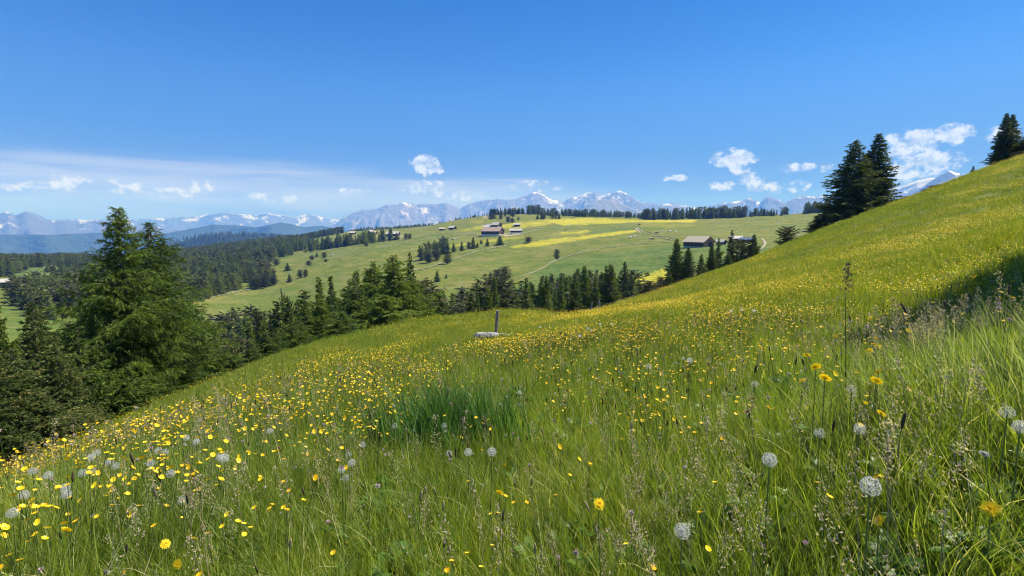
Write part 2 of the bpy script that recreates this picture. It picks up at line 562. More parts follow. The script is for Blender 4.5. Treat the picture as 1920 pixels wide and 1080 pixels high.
for pts, w in [
    ([(943, 438), (975, 436), (978, 440), (945, 443)], .9),
    ([(905, 438), (945, 438), (945, 442), (905, 441)], .5),
    ([(555, 458), (640, 447), (760, 440), (760, 444), (640, 452), (560, 463)], .25),
    ([(905, 402), (925, 402), (920, 410), (905, 410)], .5),
    ([(0, 523), (150, 513), (150, 517), (0, 532)], .5),
]:
    dry = np.maximum(dry, w * soft(poly_mask(pts, 120, 1300)))

# ground material
gm, w = new_mat('meadow_ground')
geo = w.n('ShaderNodeNewGeometry')
pos = geo.outputs['Position']
att = w.n('ShaderNodeAttribute', attribute_name='cover')
sp = w.n('ShaderNodeSeparateColor', ins={0: att.outputs['Color']})
dist = w.n('ShaderNodeVectorMath', operation='LENGTH', ins={0: pos}).outputs['Value']
n_big = w.noise(pos, 0.012, 5, 0.6)
n_mid = w.noise(pos, 0.11, 6, 0.65)
n_sm = w.noise(pos, 0.9, 6, 0.7)
n_fine = w.noise(pos, 7.0, 4, 0.7)
# height above sea level bands follow the cattle terraces
mpz = w.n('ShaderNodeMapping', ins={'Vector': pos, 'Scale': (0.02, 0.05, 0.55)})
terr = w.noise(mpz.outputs[0], 1.0, 5, 0.6)
olive = w.mix(w.mr(n_big, .35, .65), (0.132, 0.158, 0.020), (0.200, 0.192, 0.034))
olive = w.mix(w.mr(n_mid, .35, .68), olive, (0.085, 0.135, 0.016))
olive = w.mix(w.mr(terr, .45, .68, 0, .7), olive, (0.24, 0.21, 0.075))
lushc = w.mix(w.mr(terr, .38, .62), (0.070, 0.130, 0.024), (0.125, 0.165, 0.036))
c = w.mix(sp.outputs[1], olive, lushc)
c = w.mix(w.mr(n_sm, .42, .72, 0, .55), c, (0.05, 0.075, 0.014))
n_sp = w.noise(pos, 0.35, 6, 0.75)
c = w.mix(w.mr(n_sp, .50, .66, 0, .55), c, (0.24, 0.225, 0.07))
c = w.mix(w.mr(n_sp, .47, .36, 0, .5), c, (0.06, 0.095, 0.016))
mpy = w.n('ShaderNodeMapping', ins={'Vector': pos, 'Scale': (0.05, 0.32, 1.2)})
ystr = w.noise(mpy.outputs[0], 1.0, 7, 0.72)
yn = w.m('ADD', sp.outputs[0], w.m('MULTIPLY', w.m('SUBTRACT', w.m('MULTIPLY_ADD', n_sm, .6, ystr), .80), 4.5))
yn = w.m('MULTIPLY', w.mr(yn, .1, 1.3), w.mr(sp.outputs[0], 0.02, .45))
c = w.mix(w.m('MULTIPLY', yn, .88), c, w.mix(n_fine, (0.42, 0.38, 0.025), (0.54, 0.46, 0.03)))
# thin scatter of yellow and white flowers all over
fl = w.n('ShaderNodeTexVoronoi', feature='F1', ins={'Vector': pos, 'Scale': 0.9})
c = w.mix(w.m('MULTIPLY', w.mr(fl.outputs['Distance'], .18, .08), w.mr(n_mid, .48, .62, 0, .6)), c, (0.42, 0.38, 0.05))
c = w.mix(sp.outputs[2], c, w.mix(n_sm, (0.36, 0.30, 0.20), (0.5, 0.44, 0.32)))
# grass thatch right under the near blades
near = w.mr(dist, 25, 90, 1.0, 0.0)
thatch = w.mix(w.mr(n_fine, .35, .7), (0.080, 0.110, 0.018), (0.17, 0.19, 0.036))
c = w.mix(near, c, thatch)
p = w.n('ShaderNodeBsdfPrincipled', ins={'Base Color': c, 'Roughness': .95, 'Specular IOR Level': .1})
hgt = w.m('ADD', w.m('MULTIPLY', n_mid, 3.0), w.m('MULTIPLY', n_sm, 0.5))
bp = w.n('ShaderNodeBump', ins={'Strength': .5, 'Distance': 1.2, 'Height': hgt})
w.put(p.inputs['Normal'], bp.outputs[0])
w.n('ShaderNodeOutputMaterial', ins={'Surface': p.outputs[0]})

V = np.stack([GX, GY, Z], -1).reshape(-1, 3)
ii, jj = np.meshgrid(np.arange(NR - 1), np.arange(NA), indexing='ij')
j1 = (jj + 1) % NA
Q = np.stack([ii * NA + jj, ii * NA + j1, (ii + 1) * NA + j1, (ii + 1) * NA + jj], -1).reshape(-1, 4)[:, ::-1]
V = np.vstack([V, (0, 0, Z[0].mean())])
jc = np.arange(NA)
T = np.stack([np.full(NA, len(V) - 1), (jc + 1) % NA, jc], -1)
me = mesh_np('ground', V, T, Q, [gm], smooth=True)
ca = me.color_attributes.new('cover', 'FLOAT_COLOR', 'POINT')
cv = np.stack([yel, lush, dry, np.ones_like(yel)], -1).reshape(-1, 4)
cv = np.vstack([cv, (0, 0, 0, 1)]).astype(np.float32)
ca.data.foreach_set('color', cv.ravel())
g = obj('ground', me); tag(g, kind='structure')

# ------------------------------------------------------------------ far mountains: ranges with real depth
def mountain_mat(name, low, rock, scree, snow_h, snow_n, hmax, snow_amt=1.0, gscale=1.0):
    m, w = new_mat(name)
    geo = w.n('ShaderNodeNewGeometry')
    pos = geo.outputs['Position']
    att = w.n('ShaderNodeAttribute', attribute_name='relh')
    rel = att.outputs['Fac']
    n1 = w.noise(pos, 0.0011 * gscale, 8, 0.62)
    n2 = w.noise(pos, 0.006 * gscale, 6, 0.65)
    mp = w.n('ShaderNodeMapping', ins={'Vector': pos, 'Scale': (1, 1, 0.25)})
    n3 = w.noise(mp.outputs[0], 0.0032 * gscale, 7, 0.7)
    c = w.mix(w.mr(w.m('MULTIPLY_ADD', w.m('SUBTRACT', n1, .5), .9, rel), .30, .52), low, rock)
    c = w.mix(w.mr(n3, .52, .66, 0, .85), c, scree)
    slope = w.n('ShaderNodeSeparateXYZ', ins={0: geo.outputs['Normal']}).outputs[2]
    sn = w.m('ADD', w.m('MULTIPLY_ADD', w.m('SUBTRACT', n3, .5), 2.6, rel), w.m('MULTIPLY', w.m('SUBTRACT', slope, .7), .8))
    c = w.mix(w.mr(sn, snow_h, snow_h + snow_n, 0, snow_amt), c, (.82, .84, .88))
    p = w.n('ShaderNodeBsdfPrincipled', ins={'Base Color': c, 'Roughness': .95, 'Specular IOR Level': .1})
    bp = w.n('ShaderNodeBump', ins={'Strength': .8, 'Distance': 140.0, 'Height': n2})
    w.put(p.inputs['Normal'], bp.outputs[0])
    w.n('ShaderNodeOutputMaterial', ins={'Surface': p.outputs[0]})
    return m


def mountain(name, label, crest, D, mat, base_z=-900, depth=.28, rough=1.0, seed=0, spur=1.0, dfun=None, cat='mountain range', kind='structure'):
    """crest: surveyed skyline pixels; the mesh falls from it towards the viewer and away behind"""
    cpt = np.array(crest, float)
    al, t = px_dir(cpt[:, 0], cpt[:, 1])
    n = max(120, int((al[-1] - al[0]) / R(0.11)))
    A = np.linspace(al[0], al[-1], n)
    tt = np.interp(A, al, t)
    Dv = np.full(n, float(D)) * (1 + .05 * fbm(A * 9, A * 0, seed + 50, 3))
    zc = tt * Dv
    fine = (fbm(A * 55, A * 0 + seed, seed, 5, .6)) * .0013 * rough * D
    fade = np.clip(np.minimum(np.arange(n), n - 1 - np.arange(n)) / 25, 0, 1)
    zc = zc + fine
    nf, nb = 58, 14
    u = np.concatenate([np.linspace(-1, 0, nf), np.linspace(0, 1, nb)[1:]])     # -1 foot in front, 0 crest, 1 foot behind
    UU, AA = np.meshgrid(u, A, indexing='ij')
    Dg = Dv[None] * (1 + depth * UU * np.where(UU < 0, 1, .6))
    X = Dg * np.sin(AA); Y = Dg * np.cos(AA)
    au = np.abs(UU)
    prof = 1 - au ** .85
    H = (zc - base_z)[None]
    rg = ridged(X / (D * .055), Y / (D * .11), seed + 3, 6) - .75
    rg2 = fbm(X / (D * .02), Y / (D * .02), seed + 13, 5, .6)
    bell = np.sin(np.pi * np.clip(au, 0, 1)) ** .7 * np.clip(au * 7, 0, 1)
    Zm = base_z + H * prof + bell * H * (.17 * spur * rg + .055 * rough * rg2)
    edge = np.clip(np.minimum(np.arange(n), n - 1 - np.arange(n)) / (n * .06), 0, 1)
    # never above the surveyed skyline
    lim = (tt[None] + fine[None] / D) * Dg - au * H * .02
    Zm = np.minimum(Zm, lim)
    k = len(u)
    V = np.stack([X, Y, Zm], -1).reshape(-1, 3)
    ii, jj = np.meshgrid(np.arange(k - 1), np.arange(n - 1), indexing='ij')
    Q = np.stack([ii * n + jj, ii * n + jj + 1, (ii + 1) * n + jj + 1, (ii + 1) * n + jj], -1).reshape(-1, 4)[:, ::-1]
    me = mesh_np(name, V, None, Q, [mat], smooth=True)
    rel = ((Zm - base_z) / (max(zc.max() - base_z, 1))).astype(np.float32)
    a_ = me.attributes.new('relh', 'FLOAT', 'POINT')
    a_.data.foreach_set('value', rel.ravel())
    o = obj(name, me)
    tag(o, label, None, None, kind)
    return o


green = (.035, .06, .022)
mB = mountain_mat('forest_mountain', (.028, .048, .022), (.04, .062, .026), (.06, .075, .04), 5, .2, 1)
mL = mountain_mat('rock_mountain', (.022, .04, .026), (.10, .105, .105), (.19, .19, .18), 1.25, .12, 1, .6)
mS = mountain_mat('snow_mountain', (.05, .06, .05), (.14, .135, .13), (.38, .36, .34), 1.0, .18, 1, .6)
mF = mountain_mat('far_snow_mountain', (.03, .04, .04), (.085, .09, .095), (.13, .135, .14), 1.05, .2, 1, .5)
mC = mountain_mat('grey_mountain', (.055, .075, .04), (.15, .14, .13), (.48, .45, .41), 1.14, .14, 1, .6)
mD = mountain_mat('dark_peak', (.10, .10, .09), (.13, .125, .12), (.16, .15, .145), 1.25, .1, 1, 1, 1.5)
mG = mountain_mat('alp_mountain', (.07, .09, .04), (.17, .16, .09), (.30, .25, .17), 5, .2, 1)

mountain('mountain', 'blue forested ridges below the snowy range left of centre',
         [(-300, 440), (100, 440), (200, 436), (290, 441), (320, 436), (380, 425), (400, 421), (440, 422), (480, 426), (500, 422), (528, 417), (548, 421), (570, 426), (600, 423), (640, 429), (680, 438), (760, 450), (900, 470)],
         6500, mB, -900, .30, .25, 1, .55)
mountain('mountain', 'pale rocky peak over a long blue slope at the left edge',
         [(-500, 415), (-300, 400), (-100, 408), (0, 400), (15, 397), (30, 402), (45, 397), (56, 397), (70, 403), (85, 410), (100, 412), (125, 412), (150, 419), (190, 413), (205, 417), (240, 420), (290, 424), (330, 431), (380, 440), (440, 452), (520, 470)],
         10500, mL, -900, .42, .8, 2, .9)
mountain('mountain', 'distant snow covered range left of centre',
         [(60, 420), (130, 411), (160, 412), (230, 411), (290, 412), (320, 409), (350, 406), (400, 402), (415, 399), (450, 401), (480, 403), (505, 398), (520, 402), (545, 406), (580, 403), (610, 408), (630, 412), (700, 425), (760, 440)],
         15000, mF, -900, .25, 1.3, 4, 1)
mountain('mountain', 'broad grey mountain chain with a snow capped summit in the centre',
         [(560, 450), (600, 434), (615, 427), (640, 410), (655, 403), (670, 397), (680, 394), (690, 396), (720, 386), (745, 383), (755, 380), (775, 383), (790, 382), (825, 382), (835, 380), (845, 384), (862, 391), (875, 383), (900, 377), (920, 374), (935, 371), (945, 373), (965, 372), (980, 366), (1000, 361), (1015, 363), (1035, 373), (1055, 377), (1080, 369), (1105, 361),
          (1115, 360), (1130, 366), (1150, 361), (1165, 359), (1175, 361), (1190, 372), (1210, 379), (1235, 382), (1260, 380), (1280, 386), (1300, 389), (1360, 396), (1450, 408)],
         11500, mC, -900, .34, 1.3, 6, 1.1)
mountain('mountain', 'smooth tan alp in front of the central mountain chain',
         [(1040, 420), (1070, 400), (1085, 394), (1105, 382), (1130, 372), (1150, 375), (1170, 384), (1200, 396), (1260, 412)],
         9000, mG, -700, .25, .5, 8, .6)
mountain('mountain', 'snow streaked range behind the right hand tree line',
         [(1200, 404), (1300, 390), (1340, 383), (1380, 377), (1405, 370), (1415, 376), (1425, 379), (1440, 369), (1455, 371), (1475, 379), (1490, 372), (1510, 367), (1530, 368), (1560, 367), (1600, 362), (1650, 355), (1690, 349), (1720, 340), (1750, 335), (1762, 333), (1790, 336), (1850, 330), (1900, 322), (2000, 325), (2300, 350), (2600, 380)],
         10800, mS, -900, .3, 1.3, 11, 1.1)
mountain('mountain', 'dark grey pointed peak rising above the right hand slope',
         [(1690, 372), (1730, 350), (1750, 337), (1765, 328), (1781, 320), (1795, 325), (1815, 330), (1840, 345), (1880, 362), (1950, 380)],
         8500, mD, -500, .22, .9, 14, .8)
# nearer wooded hill
mountain('hill', 'dark wooded hill beyond the meadow left of centre',
         [(-500, 520), (0, 500), (160, 492), (250, 478), (310, 462), (360, 447), (400, 440), (450, 438), (500, 441), (560, 447), (640, 447), (720, 452), (850, 470)],
         2600, mB, -420, .38, .3, 17, .5)

# ------------------------------------------------------------------ haze
hm, w = new_mat('haze')
pv = w.n('ShaderNodeVolumePrincipled', ins={'Color': (.12, .335, 1.0, 1), 'Absorption Color': (1, 1, 1, 1), 'Density': 1.35e-4, 'Anisotropy': 0.0})
w.n('ShaderNodeOutputMaterial', ins={'Volume': pv.outputs[0]})
gz = Geo(); gz.box((-19300, -19300, -1150), (19300, 19300, 1150))
hz = obj('haze', gz.mesh('haze', [hm])); tag(hz, kind='stuff')
# ------------------------------------------------------------------ foliage materials
def leaf_mat(name, dark, light, tip, trans=.3, var=.35, rough=.6, spec=.25, patch=None):
    m, w = new_mat(name)
    oi = w.n('ShaderNodeObjectInfo')
    att = w.n('ShaderNodeAttribute', attribute_name='tint')
    geo = w.n('ShaderNodeNewGeometry')
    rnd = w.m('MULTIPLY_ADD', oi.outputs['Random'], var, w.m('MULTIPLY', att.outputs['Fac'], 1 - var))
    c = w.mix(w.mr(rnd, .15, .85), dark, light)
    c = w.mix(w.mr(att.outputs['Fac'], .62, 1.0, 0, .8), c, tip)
    if patch:
        pn = w.noise(geo.outputs['Position'], patch[0], 4, .6)
        c = w.mix(w.mr(pn, .42, .66, 0, patch[2]), c, patch[1])
    p = w.n('ShaderNodeBsdfPrincipled', ins={'Base Color': c, 'Roughness': rough, 'Specular IOR Level': spec})
    tr = w.n('ShaderNodeBsdfTranslucent', ins={'Color': w.mix(1.0, c, (1.25, 1.3, .6), 'MULTIPLY')})
    mx = w.n('ShaderNodeMixShader', ins={0: trans, 1: p.outputs[0], 2: tr.outputs[0]})
    w.n('ShaderNodeOutputMaterial', ins={'Surface': mx.outputs[0]})
    return m


M_larch = leaf_mat('larch_needles', (.048, .090, .012), (.110, .165, .018), (.21, .27, .035), .34)
M_larchd = leaf_mat('larch_needles_deep', (.070, .118, .016), (.150, .205, .026), (.23, .28, .034), .36)
M_spruce = leaf_mat('spruce_needles', (.042, .070, .014), (.095, .130, .020), (.24, .26, .032), .28)
M_far = leaf_mat('forest_needles', (.095, .130, .030), (.190, .225, .052), (.24, .26, .07), .3, .6)
M_pine = leaf_mat('stone_pine_needles', (.055, .068, .024), (.12, .125, .042), (.25, .21, .10), .22)
M_brown = leaf_mat('flowering_conifer_needles', (.050, .080, .018), (.105, .135, .028), (.33, .28, .09), .3)
M_bark = simple_mat('bark', (.09, .07, .055), (.17, .14, .115), 6, .95, .6, (1, 1, .25))


def conifer(name, seed, H=10.0, Rr=3.0, kind='spruce', n=8000, nb=120, cl=.3, cw=.09, tw=7, low=.03, irregular=.2):
    """returns (crown mesh, trunk mesh) of unit scale in metres; foliage is many small pointed sprays on real twigs"""
    g = np.random.default_rng(seed)
    z = H * (low + (0.985 - low) * (np.arange(nb) + g.random(nb)) / nb)
    az = np.arange(nb) * 2.39996 + g.normal(0, .35, nb)
    u = z / H
    if kind == 'spruce':
        L = Rr * (1 - u) ** .80
    elif kind == 'larch':
        L = Rr * (1 - u) ** .92 * np.where(u < .25, .8 + .8 * u, 1)
    else:
        L = Rr * np.sqrt(np.clip(1 - ((u - .38) / .66) ** 2, 0.02, 1))
    L *= (1 - irregular + irregular * 2 * g.random(nb)) * (1 + .25 * irregular * np.sin(az * 2 + seed) + .5 * irregular * np.sin(u * 14 + seed))
    L = np.maximum(L, .02 * H)
    if kind == 'spruce':
        e0 = .55 * u - .12 + g.normal(0, .08, nb); cur = -.10 + .30 * (1 - u) + g.normal(0, .05, nb); hang = .28
    elif kind == 'larch':
        e0 = .42 * u + .02 + g.normal(0, .15, nb); cur = -.05 + g.normal(0, .12, nb); hang = .55
    else:
        e0 = .2 + .25 * u + g.normal(0, .15, nb); cur = .05 + g.normal(0, .1, nb); hang = -.12
    wob = g.normal(0, .12, nb)
    hd = np.stack([np.cos(az), np.sin(az), np.zeros(nb)], -1)
    sd = np.stack([-np.sin(az), np.cos(az), np.zeros(nb)], -1)

    def bp(i, s):
        l = L[i]
        return (hd[i] * (l * s)[:, None] + sd[i] * (l * wob[i] * s * s)[:, None]
                + np.stack([0 * s, 0 * s, z[i] + l * (e0[i] * s + cur[i] * s * s)], -1))
    # twigs
    per = np.maximum(2, (tw * (L / L.mean()) ** .8).round().astype(int))
    bi = np.repeat(np.arange(nb), per)
    nt = len(bi)
    s = np.clip((np.concatenate([np.arange(k) / k for k in per]) + g.random(nt) / np.repeat(per, per)), .12, 1.0)
    side = np.where(g.random(nt) < .5, -1, 1)
    fwd = .5 + .5 * g.random(nt)
    tl = L[bi] * (.42 if kind != 'pine' else .3) * (1.08 - s) ** .7 * (.6 + .6 * g.random(nt)) + .03 * Rr
    td = hd[bi] * fwd[:, None] + sd[bi] * (side * (.9 + .3 * g.normal(0, 1, nt)))[:, None]
    td[:, 2] += g.normal(0, .18, nt) - hang * .5
    td /= np.linalg.norm(td, axis=1)[:, None]
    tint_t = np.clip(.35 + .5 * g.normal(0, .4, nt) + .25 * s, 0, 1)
    # sprays on twigs
    pr = tl / tl.sum()
    ti = g.choice(nt, n, p=pr)
    q = g.random(n) ** .8
    P = bp(bi[ti], s[ti]) + td[ti] * (tl[ti] * q)[:, None]
    P[:, 2] -= hang * .45 * tl[ti] * q ** 2
    # some sprays directly on the branch spine
    k = int(n * .15)
    bb = g.choice(nb, k, p=L / L.sum()); ss = g.random(k) ** .7
    P[:k] = bp(bb, ss)
    D = td[ti] + g.normal(0, .45, (n, 3))
    D[:k] = hd[bb] + g.normal(0, .5, (k, 3))
    D[:, 2] -= hang * (.6 if kind != 'pine' else 1)
    D /= np.linalg.norm(D, axis=1)[:, None]
    P += g.normal(0, .012 * H * .5, (n, 3)) * .5
    ln = cl * (.6 + .8 * g.random(n)); wd = cw * (.7 + .6 * g.random(n))
    Sx = np.cross(D, g.normal(0, 1, (n, 3))); Sx /= np.linalg.norm(Sx, axis=1)[:, None] + 1e-9
    V = np.empty((n, 3, 3))
    V[:, 0] = P - Sx * wd[:, None] / 2 - D * ln[:, None] * .3
    V[:, 1] = P + Sx * wd[:, None] / 2 - D * ln[:, None] * .1
    V[:, 2] = P + D * ln[:, None] * .8
    tint = np.clip(tint_t[ti] + g.normal(0, .13, n), 0, 1)
    T = np.arange(n * 3).reshape(-1, 3)
    crown = (V.reshape(-1, 3), T, np.repeat(tint, 3))
    # wood
    G = Geo()
    zz = np.linspace(-.4, H * .97, 9)
    bend = .012 * H * np.sin(zz / H * 3 + seed)
    G.tube(np.stack([bend, bend * .4, zz], -1), np.interp(zz, [-.4, .6, H], [H * .030, H * .022, H * .002]), 7)
    m_ = min(nb, 70)
    for i in g.choice(nb, m_, replace=False):
        if n < 2500: break
        sx = np.array([0, .35, .7, .96])
        G.tube(bp(np.full(4, i), sx), [.004 * H, .003 * H, .0018 * H, .0006 * H], 3, cap=False)
    return crown, G


TREES = {}


def tree_kind(key, mat, **k):
    (V, T, tint), G = conifer(key, **k)
    H = k.get('H', 10.0)
    me = mesh_np('crown_' + key, V, T, None, [mat])
    a = me.attributes.new('tint', 'FLOAT', 'POINT'); a.data.foreach_set('value', tint.astype(np.float32))
    tr = G.mesh('trunk_' + key, [M_bark], True)
    # one-mesh version for trees too small in the picture to show their parts
    GV = np.vstack(G.V); n0 = len(V)
    GT = np.vstack(G.T); GQ = np.vstack(G.Q)
    me2 = mesh_np('tree_' + key, np.vstack([V, GV]), np.vstack([T, GT + n0]), GQ + n0, [mat, M_bark],
                  np.concatenate([np.zeros(len(T)), np.ones(len(GT))]), np.ones(len(GQ)))
    a = me2.attributes.new('tint', 'FLOAT', 'POINT')
    a.data.foreach_set('value', np.concatenate([tint, np.full(len(GV), .3)]).astype(np.float32))
    TREES[key] = dict(crown=me, trunk=tr, one=me2, H=H, R=k.get('Rr', 3.0))


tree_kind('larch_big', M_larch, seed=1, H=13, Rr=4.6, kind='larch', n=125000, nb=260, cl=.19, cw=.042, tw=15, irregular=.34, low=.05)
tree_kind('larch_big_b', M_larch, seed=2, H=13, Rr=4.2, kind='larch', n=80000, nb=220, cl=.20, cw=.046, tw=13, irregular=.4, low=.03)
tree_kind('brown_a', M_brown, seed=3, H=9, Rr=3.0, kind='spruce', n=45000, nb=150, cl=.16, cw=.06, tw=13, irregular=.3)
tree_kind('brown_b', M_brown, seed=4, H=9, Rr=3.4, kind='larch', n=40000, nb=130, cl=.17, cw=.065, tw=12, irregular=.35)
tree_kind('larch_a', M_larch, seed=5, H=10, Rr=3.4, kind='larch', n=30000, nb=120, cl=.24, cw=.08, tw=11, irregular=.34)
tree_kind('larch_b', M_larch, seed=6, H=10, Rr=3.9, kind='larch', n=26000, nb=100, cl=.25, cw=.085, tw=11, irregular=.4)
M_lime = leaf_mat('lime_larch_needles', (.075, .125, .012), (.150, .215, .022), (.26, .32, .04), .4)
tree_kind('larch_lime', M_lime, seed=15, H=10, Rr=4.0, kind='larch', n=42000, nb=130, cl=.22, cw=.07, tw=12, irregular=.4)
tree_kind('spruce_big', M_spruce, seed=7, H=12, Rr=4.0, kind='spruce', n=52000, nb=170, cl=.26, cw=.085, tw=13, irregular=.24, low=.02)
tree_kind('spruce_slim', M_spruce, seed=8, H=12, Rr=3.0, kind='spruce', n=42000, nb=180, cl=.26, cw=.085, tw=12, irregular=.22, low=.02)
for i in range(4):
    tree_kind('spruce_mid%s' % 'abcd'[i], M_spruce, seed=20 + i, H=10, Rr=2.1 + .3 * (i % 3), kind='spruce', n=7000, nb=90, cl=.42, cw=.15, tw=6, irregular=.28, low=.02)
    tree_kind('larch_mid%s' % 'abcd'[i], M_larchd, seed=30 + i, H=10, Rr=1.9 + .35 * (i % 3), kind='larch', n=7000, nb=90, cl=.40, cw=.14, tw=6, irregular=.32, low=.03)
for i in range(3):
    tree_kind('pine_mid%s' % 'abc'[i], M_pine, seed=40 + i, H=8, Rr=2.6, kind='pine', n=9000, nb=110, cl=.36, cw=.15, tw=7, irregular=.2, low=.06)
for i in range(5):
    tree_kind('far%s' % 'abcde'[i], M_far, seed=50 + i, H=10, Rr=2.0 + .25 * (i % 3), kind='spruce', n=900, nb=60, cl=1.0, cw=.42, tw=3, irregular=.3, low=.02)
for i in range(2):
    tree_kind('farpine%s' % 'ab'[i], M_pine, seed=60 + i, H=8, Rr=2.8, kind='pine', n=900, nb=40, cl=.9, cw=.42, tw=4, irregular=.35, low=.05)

tree_count = 0
used_keys = {}


def put_tree(key, pos, H, Rr=None, label=None, group=None, cat='tree', parts=True, name=None, rot=None, lean=0.0):
    """one tree: an Empty at its foot with crown and trunk, or one mesh when it is tiny in the picture"""
    global tree_count
    t = TREES[key]
    sz = H / t['H']; sr = sz if Rr is None else Rr / t['R']
    name = name or ('larch_tree' if 'larch' in key else 'pine_tree' if 'pine' in key else 'spruce_tree')
    rz = rng.random() * 6.28 if rot is None else rot
    if parts:
        r = obj(name, None, None, pos, (lean, 0, rz), (sr, sr, sz))
        r.empty_display_size = .5
        obj('crown', t['crown'], r); obj('trunk', t['trunk'], r)
    else:
        r = obj(name, t['one'], None, pos, (lean, 0, rz), (sr, sr, sz))
    tag(r, label, cat, group)
    tree_count += 1
    return r


def tree_top(key, px, d, toppy, R_px=None, **k):
    """stand a tree on the ground at distance d so that its top reaches a surveyed pixel row"""
    p = at(px, d, toppy * .7 + .3 * 480)
    a, t = px_dir(px, toppy)
    H = float(t) * math.hypot(p[0], p[1]) - p[2]
    Rr = None if R_px is None else R_px / F * d * math.cos(float(a))
    return put_tree(key, p, H, Rr, **k)


def tree_base(key, px, basepy, toppy, hw=None, dmin=120, **k):
    p, d = hit(px, basepy, dmin)
    a, t = px_dir(px, toppy)
    H = max(1.0, float(t) * math.hypot(p[0], p[1]) - p[2])
    Rr = None if hw is None else hw / F * d * math.cos(float(a)) * 1.1
    return put_tree(key, p, H, Rr, **k)


# left clump ------------------------------------------------------------
tree_top('larch_big', 222, 26, 384, 150, label='tallest broad green larch standing left of the meadow edge', rot=.4)
tree_top('larch_big_b', 283, 28.5, 412, 135, label='larch crown just behind and right of the tallest larch, second highest top', rot=1.0)
tree_top('larch_a', 345, 31, 560, 95, label='lower larch at the right foot of the tall larch clump', rot=2.2)
tree_top('larch_b', 140, 23, 610, 110, label='bushy green larch in front of the tall larch on its left side', rot=2)
tree_top('larch_b', 165, 30, 500, 100, label='larch partly hidden behind the left side of the tall larch', rot=5)
tree_top('brown_a', 58, 21.5, 560, 85, label='olive brown conifer with its pointed top beside the left meadow gap', rot=0)
tree_top('brown_b', 100, 20.5, 640, 85, label='wide brownish conifer between the tall larch and the olive brown conifer', rot=1)
tree_top('brown_b', 15, 18, 650, 110, label='brown tinged conifer filling the lower left corner of the tree clump', rot=3)
tree_top('larch_a', -12, 19.5, 555, 60, label='bright green larch cut by the left frame edge', rot=3)
tree_top('brown_a', -60, 17, 600, 110, label='brownish conifer cut off by the left frame edge below the bright larch', rot=4)
tree_top('brown_a', 60, 17.8, 735, 85, label='short olive conifer lowest on the slope at the left frame edge', rot=5)
tree_top('larch_b', 235, 23.5, 690, 85, label='low bushy larch in front of the trunk of the tall larch', rot=.7)

# middle clump ------------------------------------------------------------
tree_top('larch_lime', 738, 56, 476, 88, label='bright lime green larch rising highest in the middle clump', rot=0.5)
tree_top('larch_lime', 700, 60, 488, 78, label='green larch left beside the bright lime green larch', rot=1.5)
tree_top('spruce_midb', 768, 74, 470, 20, label='dark thin spruce behind the bright lime green larch')
tree_top('larch_lime', 722, 48, 552, 95, label='wide low larch in front of the bright lime green larch', rot=3)
tree_top('larch_b', 655, 54, 522, 62, label='dull green larch halfway down the left side of the middle clump', rot=3)
tree_top('larch_lime', 600, 46, 560, 66, label='round topped larch at the left end of the middle clump', rot=4)
tree_top('larch_a', 560, 42, 600, 45, label='low larch on the slope left of the middle clump', rot=5)
tree_top('larch_b', 640, 43, 585, 60, label='low larch touching the meadow edge below the middle clump', rot=.2)
tree_top('larch_a', 790, 62, 545, 35, label='small larch at the right end of the middle clump', rot=.2)
tree_top('larch_b', 470, 35, 640, 35, label='bush sized larch halfway between the two larch clumps', rot=.2)
tree_top('larch_a', 425, 33, 655, 42, label='bush sized larch right of the tall larch clump', rot=1.2)
tree_top('larch_b', 515, 38, 615, 40, label='low dark larch just above the meadow edge left of the middle clump', rot=1.2)
tree_top('pine_midb', 481, 75, 590, 16, label='brownish dying pine among the green trees right of the tall larch', name='pine_tree')
tree_top('pine_midc', 536, 90, 562, 20, label='greyish pine beside the small clearing left of the middle clump', name='pine_tree')
tree_top('larch_mida', 812, 72, 560, 22, label='slim larch just right of the middle clump')
tree_top('larch_lime', 775, 58, 520, 62, label='lime green larch at the right shoulder of the middle clump', rot=2.7)
tree_top('larch_b', 668, 52, 505, 66, label='tall dull green larch left behind the wide low larch of the middle clump', rot=1.1)
tree_top('larch_b', 622, 49, 543, 58, label='green larch between the round topped larch and the middle clump', rot=4.1)
tree_top('larch_a', 572, 45, 566, 50, label='larch just left of the round topped larch', rot=2.1)
tree_top('larch_b', 545, 41, 590, 46, label='broad low larch left of the middle clump near the meadow edge', rot=.9)
tree_top('larch_a', 497, 37, 622, 42, label='small broad larch on the meadow edge below the clearing', rot=.4)
tree_top('larch_b', 385, 32, 640, 60, label='broad larch touching the right side of the tall larch clump', rot=1.4)

# right hand slope edge ------------------------------------------------------------
tree_top('spruce_big', 1601, 88, 261, 62, label='broad dark spruce of the big pair on the right hand slope', rot=.3)
tree_top('spruce_slim', 1644, 92, 249, 48, label='slimmer spruce on the right of the big pair, highest tip', rot=.8)
tree_top('spruce_big', 1622, 95, 285, 55, label='spruce mostly hidden between the big pair on the right slope', rot=1.8)
tree_top('spruce_mida', 1530, 84, 404, 22, label='small spruce at the left foot of the big pair')
tree_top('spruce_midb', 1548, 86, 392, 24, label='low spruce touching the left side of the big pair')
tree_top('spruce_slim', 1880, 97, 212, 25, label='left spire of the twin spruces at the upper right', rot=1)
tree_top('spruce_slim', 1891, 99, 214, 27, label='right spire of the twin spruces at the upper right', rot=2)
tree_top('spruce_big', 1921, 98, 252, 30, label='dark spruce cut by the right frame edge beside the twin spruces', rot=4)
tree_top('spruce_midc', 1820, 92, 311, 6, label='tiny lone spruce on the right slope skyline', parts=False)
